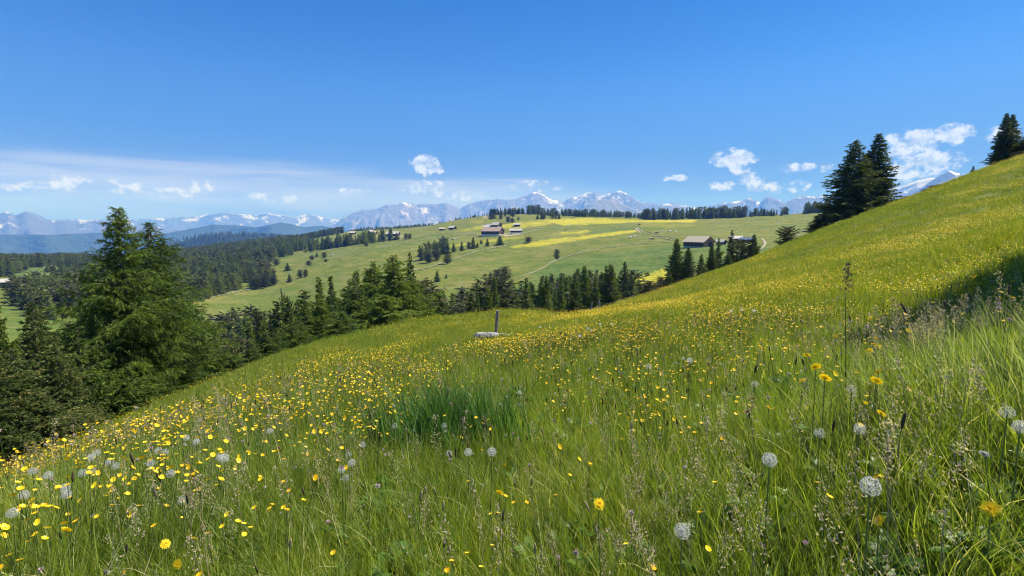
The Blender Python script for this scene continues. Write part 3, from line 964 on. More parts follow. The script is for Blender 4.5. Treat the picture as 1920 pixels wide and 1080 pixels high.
for i, (px, d, ty, hw, k, lb) in enumerate([
    (1269, 92, 446, 27, 'spruce_big', 'tall dark spruce left of the wooden barn below the slope'),
    (1291, 90, 462, 22, 'spruce_slim', 'spruce leaning against the tall dark spruce, in front of the barn'),
    (1316, 88, 475, 14, 'spruce_midb', 'thin spruce in front of the wooden barn'),
    (1335, 90, 456, 15, 'spruce_slim', 'slim spruce right below the barn gable'),
    (1348, 95, 446, 15, 'larch_midb', 'pale slim larch just right of the barn'),
    (1372, 97, 430, 14, 'spruce_midd', 'pointed spruce hiding the white roofed hut'),
    (1366, 90, 470, 18, 'larch_a', 'yellow green young larch below the pointed spruce'),
    (1390, 96, 452, 22, 'pine_mida', 'greyish pine between the hut and the last spruce'),
    (1414, 95, 438, 19, 'spruce_big', 'last dark spruce of the row near the blue roofed hut'),
    (1476, 100, 426, 20, 'pine_midb', 'round dark pine alone on the edge right of the huts'),
    (1255, 84, 505, 16, 'larch_a', 'small larch at the lower left foot of the tall dark spruce'),
    (1217, 82, 527, 22, 'pine_midc', 'low grey bush pine at the slope edge below the yellow patch'),
    (1240, 84, 520, 12, 'pine_mida', 'crooked low pine right of the yellow patch')]):
    tree_top(k, px, d, ty, hw, label=lb, group='conifers along the right slope edge')
for px, ty, d in [(1745, 348, 88), (1735, 354, 87), (1757, 346, 88), (1700, 368, 86), (1500, 445, 79)]:
    tree_top('pine_midb', px, d, ty, 9, parts=False, name='shrub', cat='shrub', label='low scrubby bush on the skyline of the right slope', group='scrub on the right slope skyline')

# single trees on the far meadow (surveyed feet and tops) -------------------
singles = [
    (937.5, 459, 440, 7.5, 's', 'perfectly conical dark spruce just below the big farmhouse'),
    (914, 461.5, 447, 5, 's', 'narrow conical spruce left of the conical one below the farmhouse'),
    (902, 457.5, 451, 3.5, 'p', 'small round bush tree between two spruces below the farmhouse'),
    (895, 464, 452, 3, 's', 'thin spruce at the right of a trio on the far meadow'),
    (887.5, 466, 444, 6, 's', 'tallest spruce of the trio on the far meadow'),
    (879, 467, 454, 4.5, 'p', 'low dark pine at the left foot of the trio on the far meadow'),
    (866, 470, 452, 5, 's', 'conical spruce fourth left from the farmhouse spruce'),
    (850.5, 472.5, 455, 5, 's', 'conical spruce fifth left from the farmhouse spruce'),
    (839, 476, 452, 6, 's', 'right spruce of a pair at the end of the tree row'),
    (831, 476, 450, 6, 's', 'left spruce of a pair at the end of the tree row'),
    (819, 488, 470, 8, 'p', 'dark broad pine below the end of the tree row'),
    (804, 493, 473, 9, 'p', 'greyish broad pine at the lower end of the tree row'),
    (839, 495, 477, 9, 'p', 'round pine standing beside the pale stony path'),
    (991, 455, 444, 7, 'p', 'spreading round tree alone beside the long yellow flower streak'),
    (1044, 487, 468, 6, 'p', 'leaning tree at the bend of the stony path'),
    (820, 528, 507, 6, 's', 'slender dark spruce alone on the lower far meadow'),
    (836.7, 522, 513, 2.5, 's', 'tiny spruce right of the slender dark spruce'),
    (947, 524, 500, 12, 'p', 'bushy dark pine above the tree belt'),
    (931, 524, 506, 9, 'p', 'low grey pine left beside the bushy dark pine'),
    (919, 529, 509, 5, 's', 'small spruce left of the bushy pine above the tree belt'),
    (972, 412, 406, 2.5, 's', 'tiny spruce alone on the hilltop meadow'),
    (961, 407, 397, 5, 'p', 'dark pine near the hilltop above the farm'),
    (952.5, 417.5, 406, 4.5, 'p', 'left pine of the pair above the farm'),
    (960.5, 417, 409, 4.5, 'p', 'right pine of the pair above the farm'),
    (939, 411, 403, 4, 'p', 'small pine on the hilltop left of the pine pair'),
    (947, 406, 401, 2, 's', 'tiniest spruce beside the hilltop pine'),
    (920, 411.5, 401, 6, 'p', 'dark pine at the left shoulder of the hilltop'),
    (926, 410, 400, 5, 's', 'spruce at the left shoulder of the hilltop'),
    (1008, 411, 402, 3, 's', 'single spruce at the left end of the upper yellow field'),
    (1016, 410, 398, 4, 's', 'spruce beside the single spruce at the upper yellow field'),
    (1020, 411, 402, 4, 'p', 'bushy pine at the foot of the hilltop trees'),
    (1036, 410, 402, 3.5, 'p', 'round pine in the middle of the upper field edge'),
    (1048, 410, 402.5, 3.5, 's', 'spruce at the right end of the upper field edge'),
    (1042, 410, 404, 2.5, 'p', 'small pine squeezed in at the upper field edge'),
    (594, 482, 472.5, 3, 's', 'small upright spruce on the left meadow'),
    (585, 487.5, 479, 5, 'p', 'round bush tree on the left meadow'),
    (608, 484, 473.5, 5, 'p', 'round dark tree right of the upright spruce on the left meadow'),
    (611, 490.6, 486, 4, 'p', 'flat low bush under the round dark tree'),
    (579, 498, 489, 5.5, 'p', 'greyish pine bush on the left meadow'),
    (518, 497.5, 485, 7, 'p', 'dark round tree at the forest corner'),
    (539.6, 508, 493, 6.5, 's', 'conical spruce in the middle of the left meadow'),
    (512, 514, 503, 3.5, 's', 'small spruce by the forest corner'),
    (543, 529, 513, 6, 's', 'spruce above the green clearing on the left meadow'),
    (563, 521.5, 506, 5.5, 'p', 'left tree of the round pair on the left meadow'),
    (573, 520, 505, 5, 'p', 'right tree of the round pair on the left meadow'),
    (687, 462, 456, 3.5, 'p', 'low bush just below the long tree row'),
    (761, 448.5, 438, 4, 'p', 'left tree of the pair right of the white barn'),
    (768, 448.5, 438, 4, 'p', 'right tree of the pair right of the white barn'),
    (892, 404, 402, 1.2, 's', 'tiny skyline spruce on the left shoulder of the hill'),
    (660, 457, 449, 4, 's', 'slim spruce in front of the small hut on the left meadow'),
    (470, 521, 508, 3.5, 's', 'dead looking thin spruce at the forest edge'),
    (496, 540, 518, 8, 'p', 'brownish pine at the lower forest corner'),
    (513, 535, 516, 8, 'p', 'rounded pine at the tip of the lower forest corner'),
    (480, 541, 520, 9, 'p', 'dark pine at the lower forest edge'),
    (744, 450, 436, 7, 's', 'two tipped spruce beside the white barn on the left meadow'),
    (1068, 432, 430, 1, 's', None),
    (45, 507, 498, 6, 'p', 'spreading dark tree alone on the bright meadow at far left'),
    (700, 436, 432, 1, 's', None),
]
for k_, (px, by, ty, hw, kd, lb) in enumerate(singles):
    if lb is None: continue
    key = ('spruce_mid' + 'abcd'[k_ % 4]) if kd == 's' else ('pine_mid' + 'abc'[k_ % 3])
    tree_base(key, px, by, ty, hw, label=lb, parts=(by - ty) > 14)


# rows and belts: candidates first, the 300 that show largest become individuals -------------
cand = []     # (size on screen, key, pos, H, Rr, group, label)


def add_c(p, H, Rr, kind, group, label):
    d = math.hypot(p[0], p[1])
    cand.append((H / d, kind, p, H, Rr, group, label))


def in_poly(x, y, P):
    c = False
    for k in range(len(P)):
        x0, y0 = P[k]; x1, y1 = P[(k + 1) % len(P)]
        if ((y0 > y) != (y1 > y)) and (x < (x1 - x0) * (y - y0) / (y1 - y0 + 1e-9) + x0): c = not c
    return c


# belt behind the near meadow, tops surveyed as an envelope
env = np.array([(330, 600), (360, 590), (400, 582), (440, 572), (480, 568), (505, 556), (520, 542), (545, 545), (560, 540), (575, 520), (592, 512), (610, 497), (625, 515), (640, 512), (670, 498), (690, 490), (705, 474), (720, 480), (745, 500), (775, 505), (800, 525),
                (830, 540), (870, 533), (900, 528), (940, 512), (965, 518), (1000, 520), (1040, 508), (1075, 503), (1110, 492), (1150, 492), (1180, 488), (1205, 480), (1225, 476), (1250, 500), (1262, 520)], float)
n_b = 0
for tr_ in range(16000):
    px = rng.uniform(335, 1262) if rng.random() < .6 else rng.uniform(335, 830)
    d = rng.uniform(62, 215) if px < 1150 else rng.uniform(80, 200)
    if px < 640: d = rng.uniform(50, 200)
    p = at(px, d)
    H = rng.uniform(6.5, 12.5)
    qx, qy = project(p[0], p[1], p[2] + H)
    bx, by = project(*p)
    e = np.interp(qx, env[:, 0], env[:, 1])
    if qy < e or qy > e + (105 if px < 640 else 62): continue
    if 500 < qx < 570 and 575 < by < 640 and qy > 575: continue       # small clearing left of the middle clump
    if qy > e + 6 and by < e + 18: continue
    if 1172 < qx < 1262 and qy < 536 and d < 235 and not (qx < 1200 and qy > 505): continue
    if any((p[0] - c_[2][0]) ** 2 + (p[1] - c_[2][1]) ** 2 < 2.0 ** 2 for c_ in cand): continue
    kd = 'larch_mid' if rng.random() < (.6 if px > 800 else .45) else ('spruce_mid' if rng.random() < .75 else 'pine_mid')
    knd = {'larch_mid': 'mid green larch', 'spruce_mid': 'dark pointed spruce', 'pine_mid': 'grey green pine'}[kd]
    zone = ('between the tall left larch and the small clearing' if px < 500 else 'just left of the bright lime green larch clump' if px < 700 else
            'around the foot of the bright lime green larch clump' if px < 830 else 'in the dark belt behind the leaning post' if px < 1020 else
            'in the dark belt behind the pale path' if px < 1150 else 'in the dark belt just left of the yellow flower patch')
    add_c(p, H, None, kd, knd.split()[-1] + ' trees ' + zone, knd + ' ' + zone)
    n_b += 1
    if n_b > 480: break

# long row on the far meadow with the white barn at its right end
for k_ in range(95):
    f_ = rng.random()
    px = 500 + f_ * 235
    base = np.interp(px, [500, 558, 633, 720, 752], [489, 476, 464.5, 454, 450]) - rng.uniform(0, 9 if px < 600 else 4)
    p, d = hit(px, base, 250)
    add_c(p, rng.uniform(10, 15), rng.uniform(2.4, 3.4), 'spruce_mid', 'spruces in the long row across the far meadow', 'dark spruce in the long row slanting across the far meadow')
for k_ in range(24):     # row from the farm spruces to the left
    px = rng.uniform(786, 834)
    p, d = hit(px, np.interp(px, [786, 834], [492, 474]) + rng.uniform(-12, 2), 200)
    add_c(p, rng.uniform(8, 11), None, 'spruce_mid' if rng.random() < .8 else 'pine_mid', 'spruces in the short cluster left of the farm', 'spruce in the short dense cluster left of the farm')
# skyline trees of the far hill
sky_t = []
for k_ in range(420):
    px = rng.uniform(920, 1478)
    if px < 990: base = np.interp(px, [920, 950, 990], [404, 402.3, 401]); H = rng.uniform(6, 12)
    elif px < 1012: base = 401.5 + rng.uniform(-1, 1.2); H = rng.uniform(12, 17)
    elif px < 1205: base = np.interp(px, [1012, 1205], [403, 408]) + rng.uniform(-1.2, 1.5); H = rng.uniform(6, 11)
    elif px < 1400: base = np.interp(px, [1205, 1260, 1400], [411, 411, 407]) + rng.uniform(-2, 1.5); H = rng.uniform(9, 16)
    else: base = np.interp(px, [1400, 1478], [406, 403]) + rng.uniform(-1, 1); H = rng.uniform(6, 11) * (.8 + .4 * rng.random())
    if px > 1400 and rng.random() < .5: continue
    p, d = hit(px, base, 400)
    if 900 < d: p = at(px, rng.uniform(780, 880))
    add_c(p, H, rng.uniform(2.2, 3.4), 'spruce_mid' if rng.random() < .85 else 'pine_mid', 'trees on the skyline of the far hill', 'small dark tree in the line on the skyline of the far hill')
for k_ in range(40):
    px = rng.uniform(1503, 1552)
    p = at(px, rng.uniform(740, 800))
    add_c(p, rng.uniform(9, 15) + (px - 1500) * .05, 3, 'spruce_mid', 'trees on the skyline left of the big spruce pair', 'small dark tree on the skyline left of the big spruce pair')
for k_ in range(26):     # sparse ones on the left shoulder
    px = rng.uniform(812, 925)
    p, d = hit(px, np.interp(px, [812, 850, 925], [420.5, 413, 402.5]), 400)
    add_c(p, rng.uniform(2.5, 6), None, 'spruce_mid', 'tiny trees along the left shoulder of the hill', 'tiny tree dotted along the left shoulder of the far hill')

cand.sort(key=lambda c_: -c_[0])
rest = []
n_ind = 0
for c_ in cand:
    sz, kd, p, H, Rr, grp, lb = c_
    key = kd + ('abc' if kd == 'pine_mid' else 'abcd')[int(rng.integers(3 if kd == 'pine_mid' else 4))]
    if tree_count < 298:
        put_tree(key, p, H, Rr if Rr else TREES[key]['R'] * H / TREES[key]['H'] * rng.uniform(.85, 1.45), label=lb, group=grp, parts=sz * F > 30)
    else:
        rest.append((p, H, 1 if kd == 'pine_mid' else 0))


# ------------------------------------------------------------------ scattering (stuff only)
def scatter(name, pts, rots, scl, idx, meshes, mats=None, kind='stuff'):
    """points carrying their own turn, size and choice of shape; geometry nodes put the shapes there"""
    pts = np.asarray(pts, np.float32)
    me = bpy.data.meshes.new(name + '_points')
    me.vertices.add(len(pts)); me.vertices.foreach_set('co', pts.ravel())
    a = me.attributes.new('turn', 'FLOAT_VECTOR', 'POINT'); a.data.foreach_set('vector', np.asarray(rots, np.float32).ravel())
    scl = np.asarray(scl, np.float32)
    if scl.ndim == 1: scl = np.repeat(scl[:, None], 3, 1)
    a = me.attributes.new('size', 'FLOAT_VECTOR', 'POINT'); a.data.foreach_set('vector', scl.ravel())
    a = me.attributes.new('pick', 'INT', 'POINT'); a.data.foreach_set('value', np.asarray(idx, np.int32))
    col = bpy.data.collections.new(name + '_shapes')
    for k, m in enumerate(meshes):
        o = bpy.data.objects.new('%s_shape_%02d' % (name, k), m); col.objects.link(o)
    o = obj(name, me)
    ng = bpy.data.node_groups.new(name + '_scatter', 'GeometryNodeTree')
    ng.interface.new_socket('Geometry', in_out='INPUT', socket_type='NodeSocketGeometry')
    ng.interface.new_socket('Geometry', in_out='OUTPUT', socket_type='NodeSocketGeometry')
    N = ng.nodes; Lk = ng.links
    gi = N.new('NodeGroupInput'); go = N.new('NodeGroupOutput')
    ci = N.new('GeometryNodeCollectionInfo'); ci.inputs['Collection'].default_value = col
    ci.inputs['Separate Children'].default_value = True; ci.inputs['Reset Children'].default_value = True
    ip = N.new('GeometryNodeInstanceOnPoints'); ip.inputs['Pick Instance'].default_value = True
    def na(nm, t):
        n_ = N.new('GeometryNodeInputNamedAttribute'); n_.data_type = t; n_.inputs['Name'].default_value = nm
        return n_.outputs['Attribute']
    Lk.new(gi.outputs[0], ip.inputs['Points']); Lk.new(ci.outputs[0], ip.inputs['Instance'])
    Lk.new(na('pick', 'INT'), ip.inputs['Instance Index'])
    er = N.new('FunctionNodeEulerToRotation'); Lk.new(na('turn', 'FLOAT_VECTOR'), er.inputs[0]); Lk.new(er.outputs[0], ip.inputs['Rotation'])
    Lk.new(na('size', 'FLOAT_VECTOR'), ip.inputs['Scale'])
    Lk.new(ip.outputs[0], go.inputs[0])
    md = o.modifiers.new('scatter', 'NODES'); md.node_group = ng
    tag(o, kind=kind)
    return o


# forest areas: feet polygons in survey pixels, sampled on the ground
far_pts = [(p, H, k) for (p, H, k) in rest]


def forest(poly, n, dmin, dmax, H0, H1, keep=None):
    P = np.array(poly, float); c = 0
    a0, _ = px_dir(P[:, 0].min(), 480.); a1, _ = px_dir(P[:, 0].max(), 480.)
    x = rng.uniform(float(a0), float(a1), n * 30); d = np.sqrt(rng.uniform(dmin ** 2, dmax ** 2, n * 30))
    X, Y = d * np.sin(x), d * np.cos(x); Zz = ground(X, Y)
    bx, by = project(X, Y, Zz)
    for k in range(len(X)):
        if c >= n: break
        if in_poly(bx[k], by[k], poly):
            far_pts.append((np.array((X[k], Y[k], Zz[k])), rng.uniform(H0, H1), 1 if rng.random() < .12 else 0)); c += 1


forest([(300, 462), (420, 463), (500, 456), (560, 452), (590, 458), (560, 470), (520, 480), (505, 492), (515, 505), (498, 520), (470, 527), (455, 540), (400, 552), (355, 562), (300, 570), (250, 570), (250, 480)], 2300, 330, 1150, 8.5, 14)
forest([(470, 528), (500, 520), (515, 530), (505, 538), (475, 543)], 40, 300, 700, 8, 11)
forest([(330, 545), (455, 541), (400, 556), (350, 567)], 200, 250, 700, 8.5, 12)
forest([(-150, 487), (160, 484), (175, 500), (150, 503), (110, 500), (85, 502), (60, 504), (20, 520), (-150, 530)], 1500, 450, 980, 8, 13)
forest([(15, 558), (30, 545), (95, 540), (150, 540), (150, 600), (90, 600), (20, 572)], 150, 180, 450, 7, 10)
forest([(80, 512), (95, 507), (160, 505), (160, 514), (120, 512)], 60, 300, 800, 4, 7)
forest([(150, 500), (350, 480), (350, 600), (150, 600)], 700, 180, 1000, 8, 13)
forest([(560, 446), (600, 440), (643, 434), (643, 437), (600, 445), (560, 454)], 260, 800, 1400, 9, 13)
# wood on the back side of the shoulder, tops showing over it
for k_ in range(420):
    px = rng.uniform(655, 812); d = rng.uniform(1090, 1250)
    p = at(px, d); a_, t_ = px_dir(px, np.interp(px, [655, 680, 740, 812], [431, 425, 423, 417]) + rng.uniform(0, 8))
    H = float(t_) * d - p[2]
    if 3 < H < 40: far_pts.append((p, min(H, 22), 0) if H <= 22 else (np.array((p[0], p[1], p[2] + H - 18)), 18, 0))
keys = ['fara', 'farb', 'farc', 'fard', 'fare', 'farpinea', 'farpineb']
n_ = len(far_pts)
pi_ = np.array([5 + int(rng.integers(2)) if k == 1 else int(rng.integers(5)) for (_, _, k) in far_pts])
sc_ = np.array([H / TREES[keys[i]]['H'] for (_, H, _), i in zip(far_pts, pi_)])
scatter('forest', [p for p, _, _ in far_pts], np.stack([np.zeros(n_), np.zeros(n_), rng.random(n_) * 6.28], -1),
        np.stack([sc_ * rng.uniform(.9, 1.3, n_), sc_ * rng.uniform(.9, 1.3, n_), sc_], -1), pi_, [TREES[k]['one'] for k in keys])
# wooded hill cover
hill = [o for o in C.objects if o.name == 'hill'][0]
hv = np.empty(len(hill.data.vertices) * 3, np.float32); hill.data.vertices.foreach_get('co', hv); hv = hv.reshape(-1, 3)
d_ = np.hypot(hv[:, 0], hv[:, 1]); px_, py_ = project(hv[:, 0], hv[:, 1], hv[:, 2])
ok = (px_ > -80) & (px_ < 860) & (py_ < 500)
hvv = hv[ok]
nh = 9000
sel = rng.integers(0, len(hvv), nh)
base = hvv[sel] + np.stack([rng.normal(0, 14, nh), rng.normal(0, 14, nh), np.full(nh, -3.0)], -1)
scatter('distant_forest', base, np.stack([np.zeros(nh), np.zeros(nh), rng.random(nh) * 6.28], -1), rng.uniform(1.0, 1.7, nh), rng.integers(0, 5, nh), [TREES[k]['one'] for k in keys[:5]])
# ------------------------------------------------------------------ paths draped over the ground
M_path = simple_mat('pale_path', (.26, .23, .15), (.38, .34, .25), 1.2, .95)
M_stonerow = simple_mat('stony_strip', (.18, .19, .10), (.28, .28, .19), .6, .95)
M_fieldpath = simple_mat('grassy_track', (.19, .20, .08), (.27, .26, .13), .5, .95)


def ribbon(name, pts, width, mat, dmin=120, lift=.0009, wob=.0, far=None):
    P = []
    for (a, b) in zip(pts[:-1], pts[1:]):
        n = max(2, int(math.hypot(b[0] - a[0], b[1] - a[1]) / 2.5))
        for i in range(n):
            f = i / n
            P.append(hit(a[0] + (b[0] - a[0]) * f, a[1] + (b[1] - a[1]) * f, dmin)[0])
    P.append(hit(*pts[-1], dmin)[0])
    P = np.array(P)[:, :2]
    for _ in range(3): P[1:-1] = (P[:-2] + 2 * P[1:-1] + P[2:]) / 4
    T = np.gradient(P, axis=0); T /= np.linalg.norm(T, axis=1)[:, None] + 1e-9
    N_ = np.stack([-T[:, 1], T[:, 0]], -1)
    n = len(P)
    w_ = width * (1 + .35 * rng.normal(0, 1, n)) * .5
    w_ = np.clip(w_, width * .25, width)
    rows = []
    for f in (-1, -.33, .33, 1):
        q = P + N_ * (w_ * f)[:, None]
        d = np.hypot(q[:, 0], q[:, 1])
        rows.append(np.stack([q[:, 0], q[:, 1], ground(q[:, 0], q[:, 1]) + .03 + lift * d], -1))
    V = np.stack(rows, 1).reshape(-1, 3)
    Q = [(i * 4 + k, i * 4 + k + 1, (i + 1) * 4 + k + 1, (i + 1) * 4 + k) for i in range(n - 1) for k in range(3)]
    o = obj(name, mesh_np(name, V, None, Q, [mat], smooth=True))
    tag(o, kind='structure')
    return o


ribbon('path', [(770, 508), (800, 503), (815, 498), (830, 493), (860, 483), (880, 477), (900, 470), (925, 465), (950, 461)], 2.0, M_stonerow)
ribbon('path', [(950, 461), (1000, 455), (1050, 451), (1100, 447), (1150, 443), (1190, 438)], 1.4, M_fieldpath)
ribbon('path', [(972, 521), (985, 516), (1008, 508), (1022, 501), (1035, 492), (1050, 485), (1075, 478), (1100, 472), (1125, 466), (1160, 461), (1200, 457), (1258, 454)], 1.5, M_stonerow)
ribbon('path', [(1192, 428), (1195, 432), (1200, 437)], 1.3, M_path)
ribbon('path', [(1196, 427), (1200, 431), (1205, 436)], 1.3, M_path)
ribbon('path', [(556, 478), (600, 471), (640, 465), (700, 457), (760, 449), (800, 441), (830, 437), (850, 434)], 2.6, M_fieldpath)
ribbon('path', [(615, 487), (650, 478), (700, 467), (740, 460), (780, 452), (830, 444), (870, 438), (905, 441)], 2.4, M_fieldpath)
ribbon('path', [(870, 442), (905, 440.5), (945, 440), (975, 438), (990, 436), (1004, 432.5)], 2.0, M_path)
ribbon('path', [(1003, 432), (1007, 429.5), (1011, 431)], 4.2, M_path)
ribbon('path', [(355, 567), (400, 557), (440, 549), (480, 541), (520, 531), (560, 522)], 1.6, M_stonerow, 150)
ribbon('path', [(556, 462), (600, 456), (640, 449), (680, 446)], 3.0, M_fieldpath, 300)
ribbon('path', [(1428, 447), (1436, 455), (1434, 461), (1425, 468)], 1.2, M_path)
ribbon('path', [(1200, 437), (1225, 441), (1245, 447), (1262, 451)], 1.2, M_fieldpath)
ribbon('path', [(1066, 592), (1085, 587), (1105, 580), (1122, 575), (1140, 570)], 1.3, M_path, 48)

# ------------------------------------------------------------------ farm buildings
M_wood = simple_mat('weathered_boards', (.055, .036, .026), (.14, .085, .055), 1.6, .85, .4, (1, 1, .12))
M_woodr = simple_mat('lit_reddish_boards', (.22, .10, .055), (.40, .21, .13), 1.2, .85, .4, (6, 6, .3))  # reddish gable wood, its colour raised to stand in for light
M_roofg = simple_mat('shingle_roof', (.38, .32, .23), (.50, .43, .31), 1.5, .8, .3, (.5, 3, 3))
M_roofp = simple_mat('faded_tile_roof', (.30, .22, .17), (.40, .30, .24), 1.5, .8, .3, (.5, 3, 3))
M_roofw = simple_mat('pale_metal_roof', (.36, .34, .30), (.48, .46, .41), 1.5, .6)
M_roofd = simple_mat('dark_slate_roof', (.07, .09, .15), (.12, .15, .22), 1.5, .5)
M_lime = simple_mat('limewash', (.70, .67, .60), (.80, .78, .72), 1.0, .9)
M_dark = simple_mat('dark_opening', (.015, .012, .010), (.02, .018, .015), 1, .9)
M_stone = simple_mat('foundation_stone', (.30, .28, .25), (.48, .46, .42), 1.5, .95, .5)


def building(px, by, L, W, hw, hr, phi, label, cat, wall=None, roof=None, base=None, gable=None, door=True, name='wooden_barn', windows=0, dmin=120, group=None, chimney=False):
    wall = wall or M_wood; roof = roof or M_roofg; gable = gable or wall
    p, d = hit(px, by, dmin)
    az = math.atan2(p[0], p[1])
    r = obj(name, None, None, (p[0], p[1], p[2]), (0, 0, -az - R(phi)))
    tag(r, label, cat, group)
    x0, x1, y0, y1 = -L / 2, L / 2, -W / 2, W / 2
    fh = .9 if base else .4
    lowz = -2.2
    g1 = Geo(); g1.box((x0 - .05, y0 - .05, lowz), (x1 + .05, y1 + .05, fh))
    obj('foundation', g1.mesh('foundation', [base or M_stone]), r)
    g2 = Geo()
    g2.box((x0, y0, fh), (x1, y1, hw))
    # visible log courses along the long side
    nc = int((hw - fh) / .45)
    for k in range(nc):
        zc = fh + (k + .5) * (hw - fh) / nc
        g2.box((x0 - .25, y0 - .09, zc - .17), (x1 + .25, y0 + .02, zc + .17))
    obj('wall', g2.mesh('wall', [wall]), r)
    g3 = Geo()
    for xs in ((x0, x0 + .15), (x1 - .15, x1 + .004)):
        V = [(xs[0], y0, hw), (xs[0], y1, hw), (xs[0], 0, hw + hr), (xs[1], y0, hw), (xs[1], y1, hw), (xs[1], 0, hw + hr)]
        g3.add(V, [(0, 3, 4, 1), (1, 4, 5, 2), (2, 5, 3, 0)], [(0, 1, 2), (3, 5, 4)])
    if gable is not wall:
        g3.box((x1, y0, fh), (x1 + .06, y1, hw))
    obj('gable', g3.mesh('gable', [gable]), r)
    # two roof slopes with eaves; each slope is a real slab
    ov = .9; ox = 1.0; th = .18
    sl = hr / (W / 2)
    for sgn in (-1, 1):
        g4 = Geo()
        ye = sgn * (W / 2 + ov); ze = hw - sl * ov
        V = [(x0 - ox, ye, ze + .05), (x1 + ox, ye, ze + .05), (x1 + ox, 0, hw + hr + .05), (x0 - ox, 0, hw + hr + .05)]
        V = V + [(a, b, c + th) for a, b, c in V]
        g4.add(V, [(0, 3, 2, 1), (4, 5, 6, 7), (0, 1, 5, 4), (1, 2, 6, 5), (2, 3, 7, 6), (3, 0, 4, 7)])
        obj('roof', g4.mesh('roof', [roof]), r)
    if door:
        g5 = Geo(); dw = min(1.6, W * .16); g5.box((x1 + .06, -dw + W * .12, fh), (x1 + .14, dw + W * .12, fh + min(2.4, hw - fh - .1)))
        obj('door', g5.mesh('door', [M_dark]), r)
    for k in range(windows):
        g6 = Geo(); xc = x0 + (k + .7) * L / (windows + .4); g6.box((xc - .4, y0 - .16, hw - 1.5), (xc + .4, y0 - .10, hw - .7))
        obj('window', g6.mesh('window', [M_dark]), r)
    if chimney:
        g7 = Geo(); g7.box((-L * .2, -.4, hw + hr * .7), (-L * .2 + .8, .4, hw + hr + .9))
        obj('chimney', g7.mesh('chimney', [M_lime]), r)
    return r


building(1310, 463, 13.5, 9.5, 3.2, 2.9, 38, 'large dark wooden barn with pale shingle roof behind the slope edge spruces', 'barn', M_wood, M_roofg, gable=M_woodr)
building(1352, 459, 4, 3.6, 2.1, 1.2, 30, 'little hut with a whitish roof right of the large wooden barn', 'hut', M_wood, M_roofw, name='wooden_hut')
building(1379, 453, 6, 5, 2.2, 1.2, -15, 'pale roofed cabin half hidden behind the conifers', 'cabin', M_wood, M_roofw, name='cabin')
building(1401, 455, 6.5, 5, 2.0, 1.0, 15, 'cabin with dark blue roof at the right end of the hut group', 'cabin', M_wood, M_roofd, name='cabin')
building(924, 441, 21, 13, 4.6, 4.0, 27, 'big farmhouse with faded pink brown roof and white ground floor', 'farmhouse', M_wood, M_roofp, base=M_lime, gable=M_wood, windows=5, name='farmhouse')
building(931, 426.5, 10, 9, 3.4, 3.2, 35, 'chalet with bright roof uphill behind the farmhouse', 'chalet', M_wood, M_roofw, base=M_lime, name='chalet')
building(919.5, 427, 9, 7, 2.6, 2.2, 12, 'grey roofed shed joining the chalet on its left', 'shed', M_wood, simple_mat('grey_roof', (.25, .24, .25), (.34, .33, .34), 1, .8), name='shed')
building(911.5, 429, 7.5, 5, 2.6, 1.4, 5, 'flat white roofed shed at the left end behind the farmhouse', 'shed', M_wood, M_roofw, name='shed')
building(968, 437, 12, 6.5, 2.9, 1.8, 8, 'long low outbuilding with white roof right of the farmhouse', 'outbuilding', M_wood, M_roofw, base=M_lime, name='outbuilding')
building(969.5, 424.5, 7.5, 5, 2.4, 1.2, 4, 'small hay hut in the yellow flowers uphill right of the farmhouse', 'hut', M_wood, M_roofw, name='hay_hut')
building(829, 432, 6.5, 5, 2.4, 1.3, 8, 'left hay hut of the two on the slope left of the farmhouse', 'hut', M_wood, M_roofg, name='hay_hut')
building(848.5, 430.5, 8, 7, 2.8, 2.0, 35, 'right hay hut of the two on the slope, with a gable to the right', 'hut', M_wood, M_roofw, name='hay_hut')
building(661, 439.5, 9, 7, 2.8, 2.0, 20, 'hay hut at the left end of the upper left meadow', 'hut', M_wood, M_roofg, name='hay_hut', dmin=500)
building(700.5, 439.5, 8, 7, 3.0, 2.0, 25, 'dark hay hut in the middle of the upper left meadow', 'hut', M_wood, M_roofg, name='hay_hut', dmin=500)
building(694, 435.5, 6, 4, 2.4, 1.4, -10, 'tiny white shed just behind the dark hay hut', 'shed', M_lime, M_roofw, name='shed', dmin=500)
building(737, 443, 15, 9, 3.4, 2.8, 20, 'white roofed barn behind the right end of the spruce row', 'barn', M_wood, M_roofw, dmin=400)
building(737, 450.5, 9, 4, 1.6, .8, 3, 'low pale shed below the white roofed barn', 'shed', M_lime, M_roofg, name='shed', dmin=400, door=False)
building(93.5, 506.5, 4.5, 3.5, 2.6, 1.2, 20, 'white cabin below the forest edge at far left', 'cabin', M_lime, M_roofw, name='cabin', dmin=250)
building(1, 535.5, 8, 5, 2.2, 1.2, 10, 'long low barn cut by the left frame edge', 'barn', M_wood, M_roofw, dmin=200)

# ------------------------------------------------------------------ cattle
M_cream = simple_mat('cream_hide', (.66, .60, .50), (.78, .74, .66), 3, .8)
M_brownhide = simple_mat('brown_hide', (.12, .07, .045), (.2, .12, .08), 3, .8)


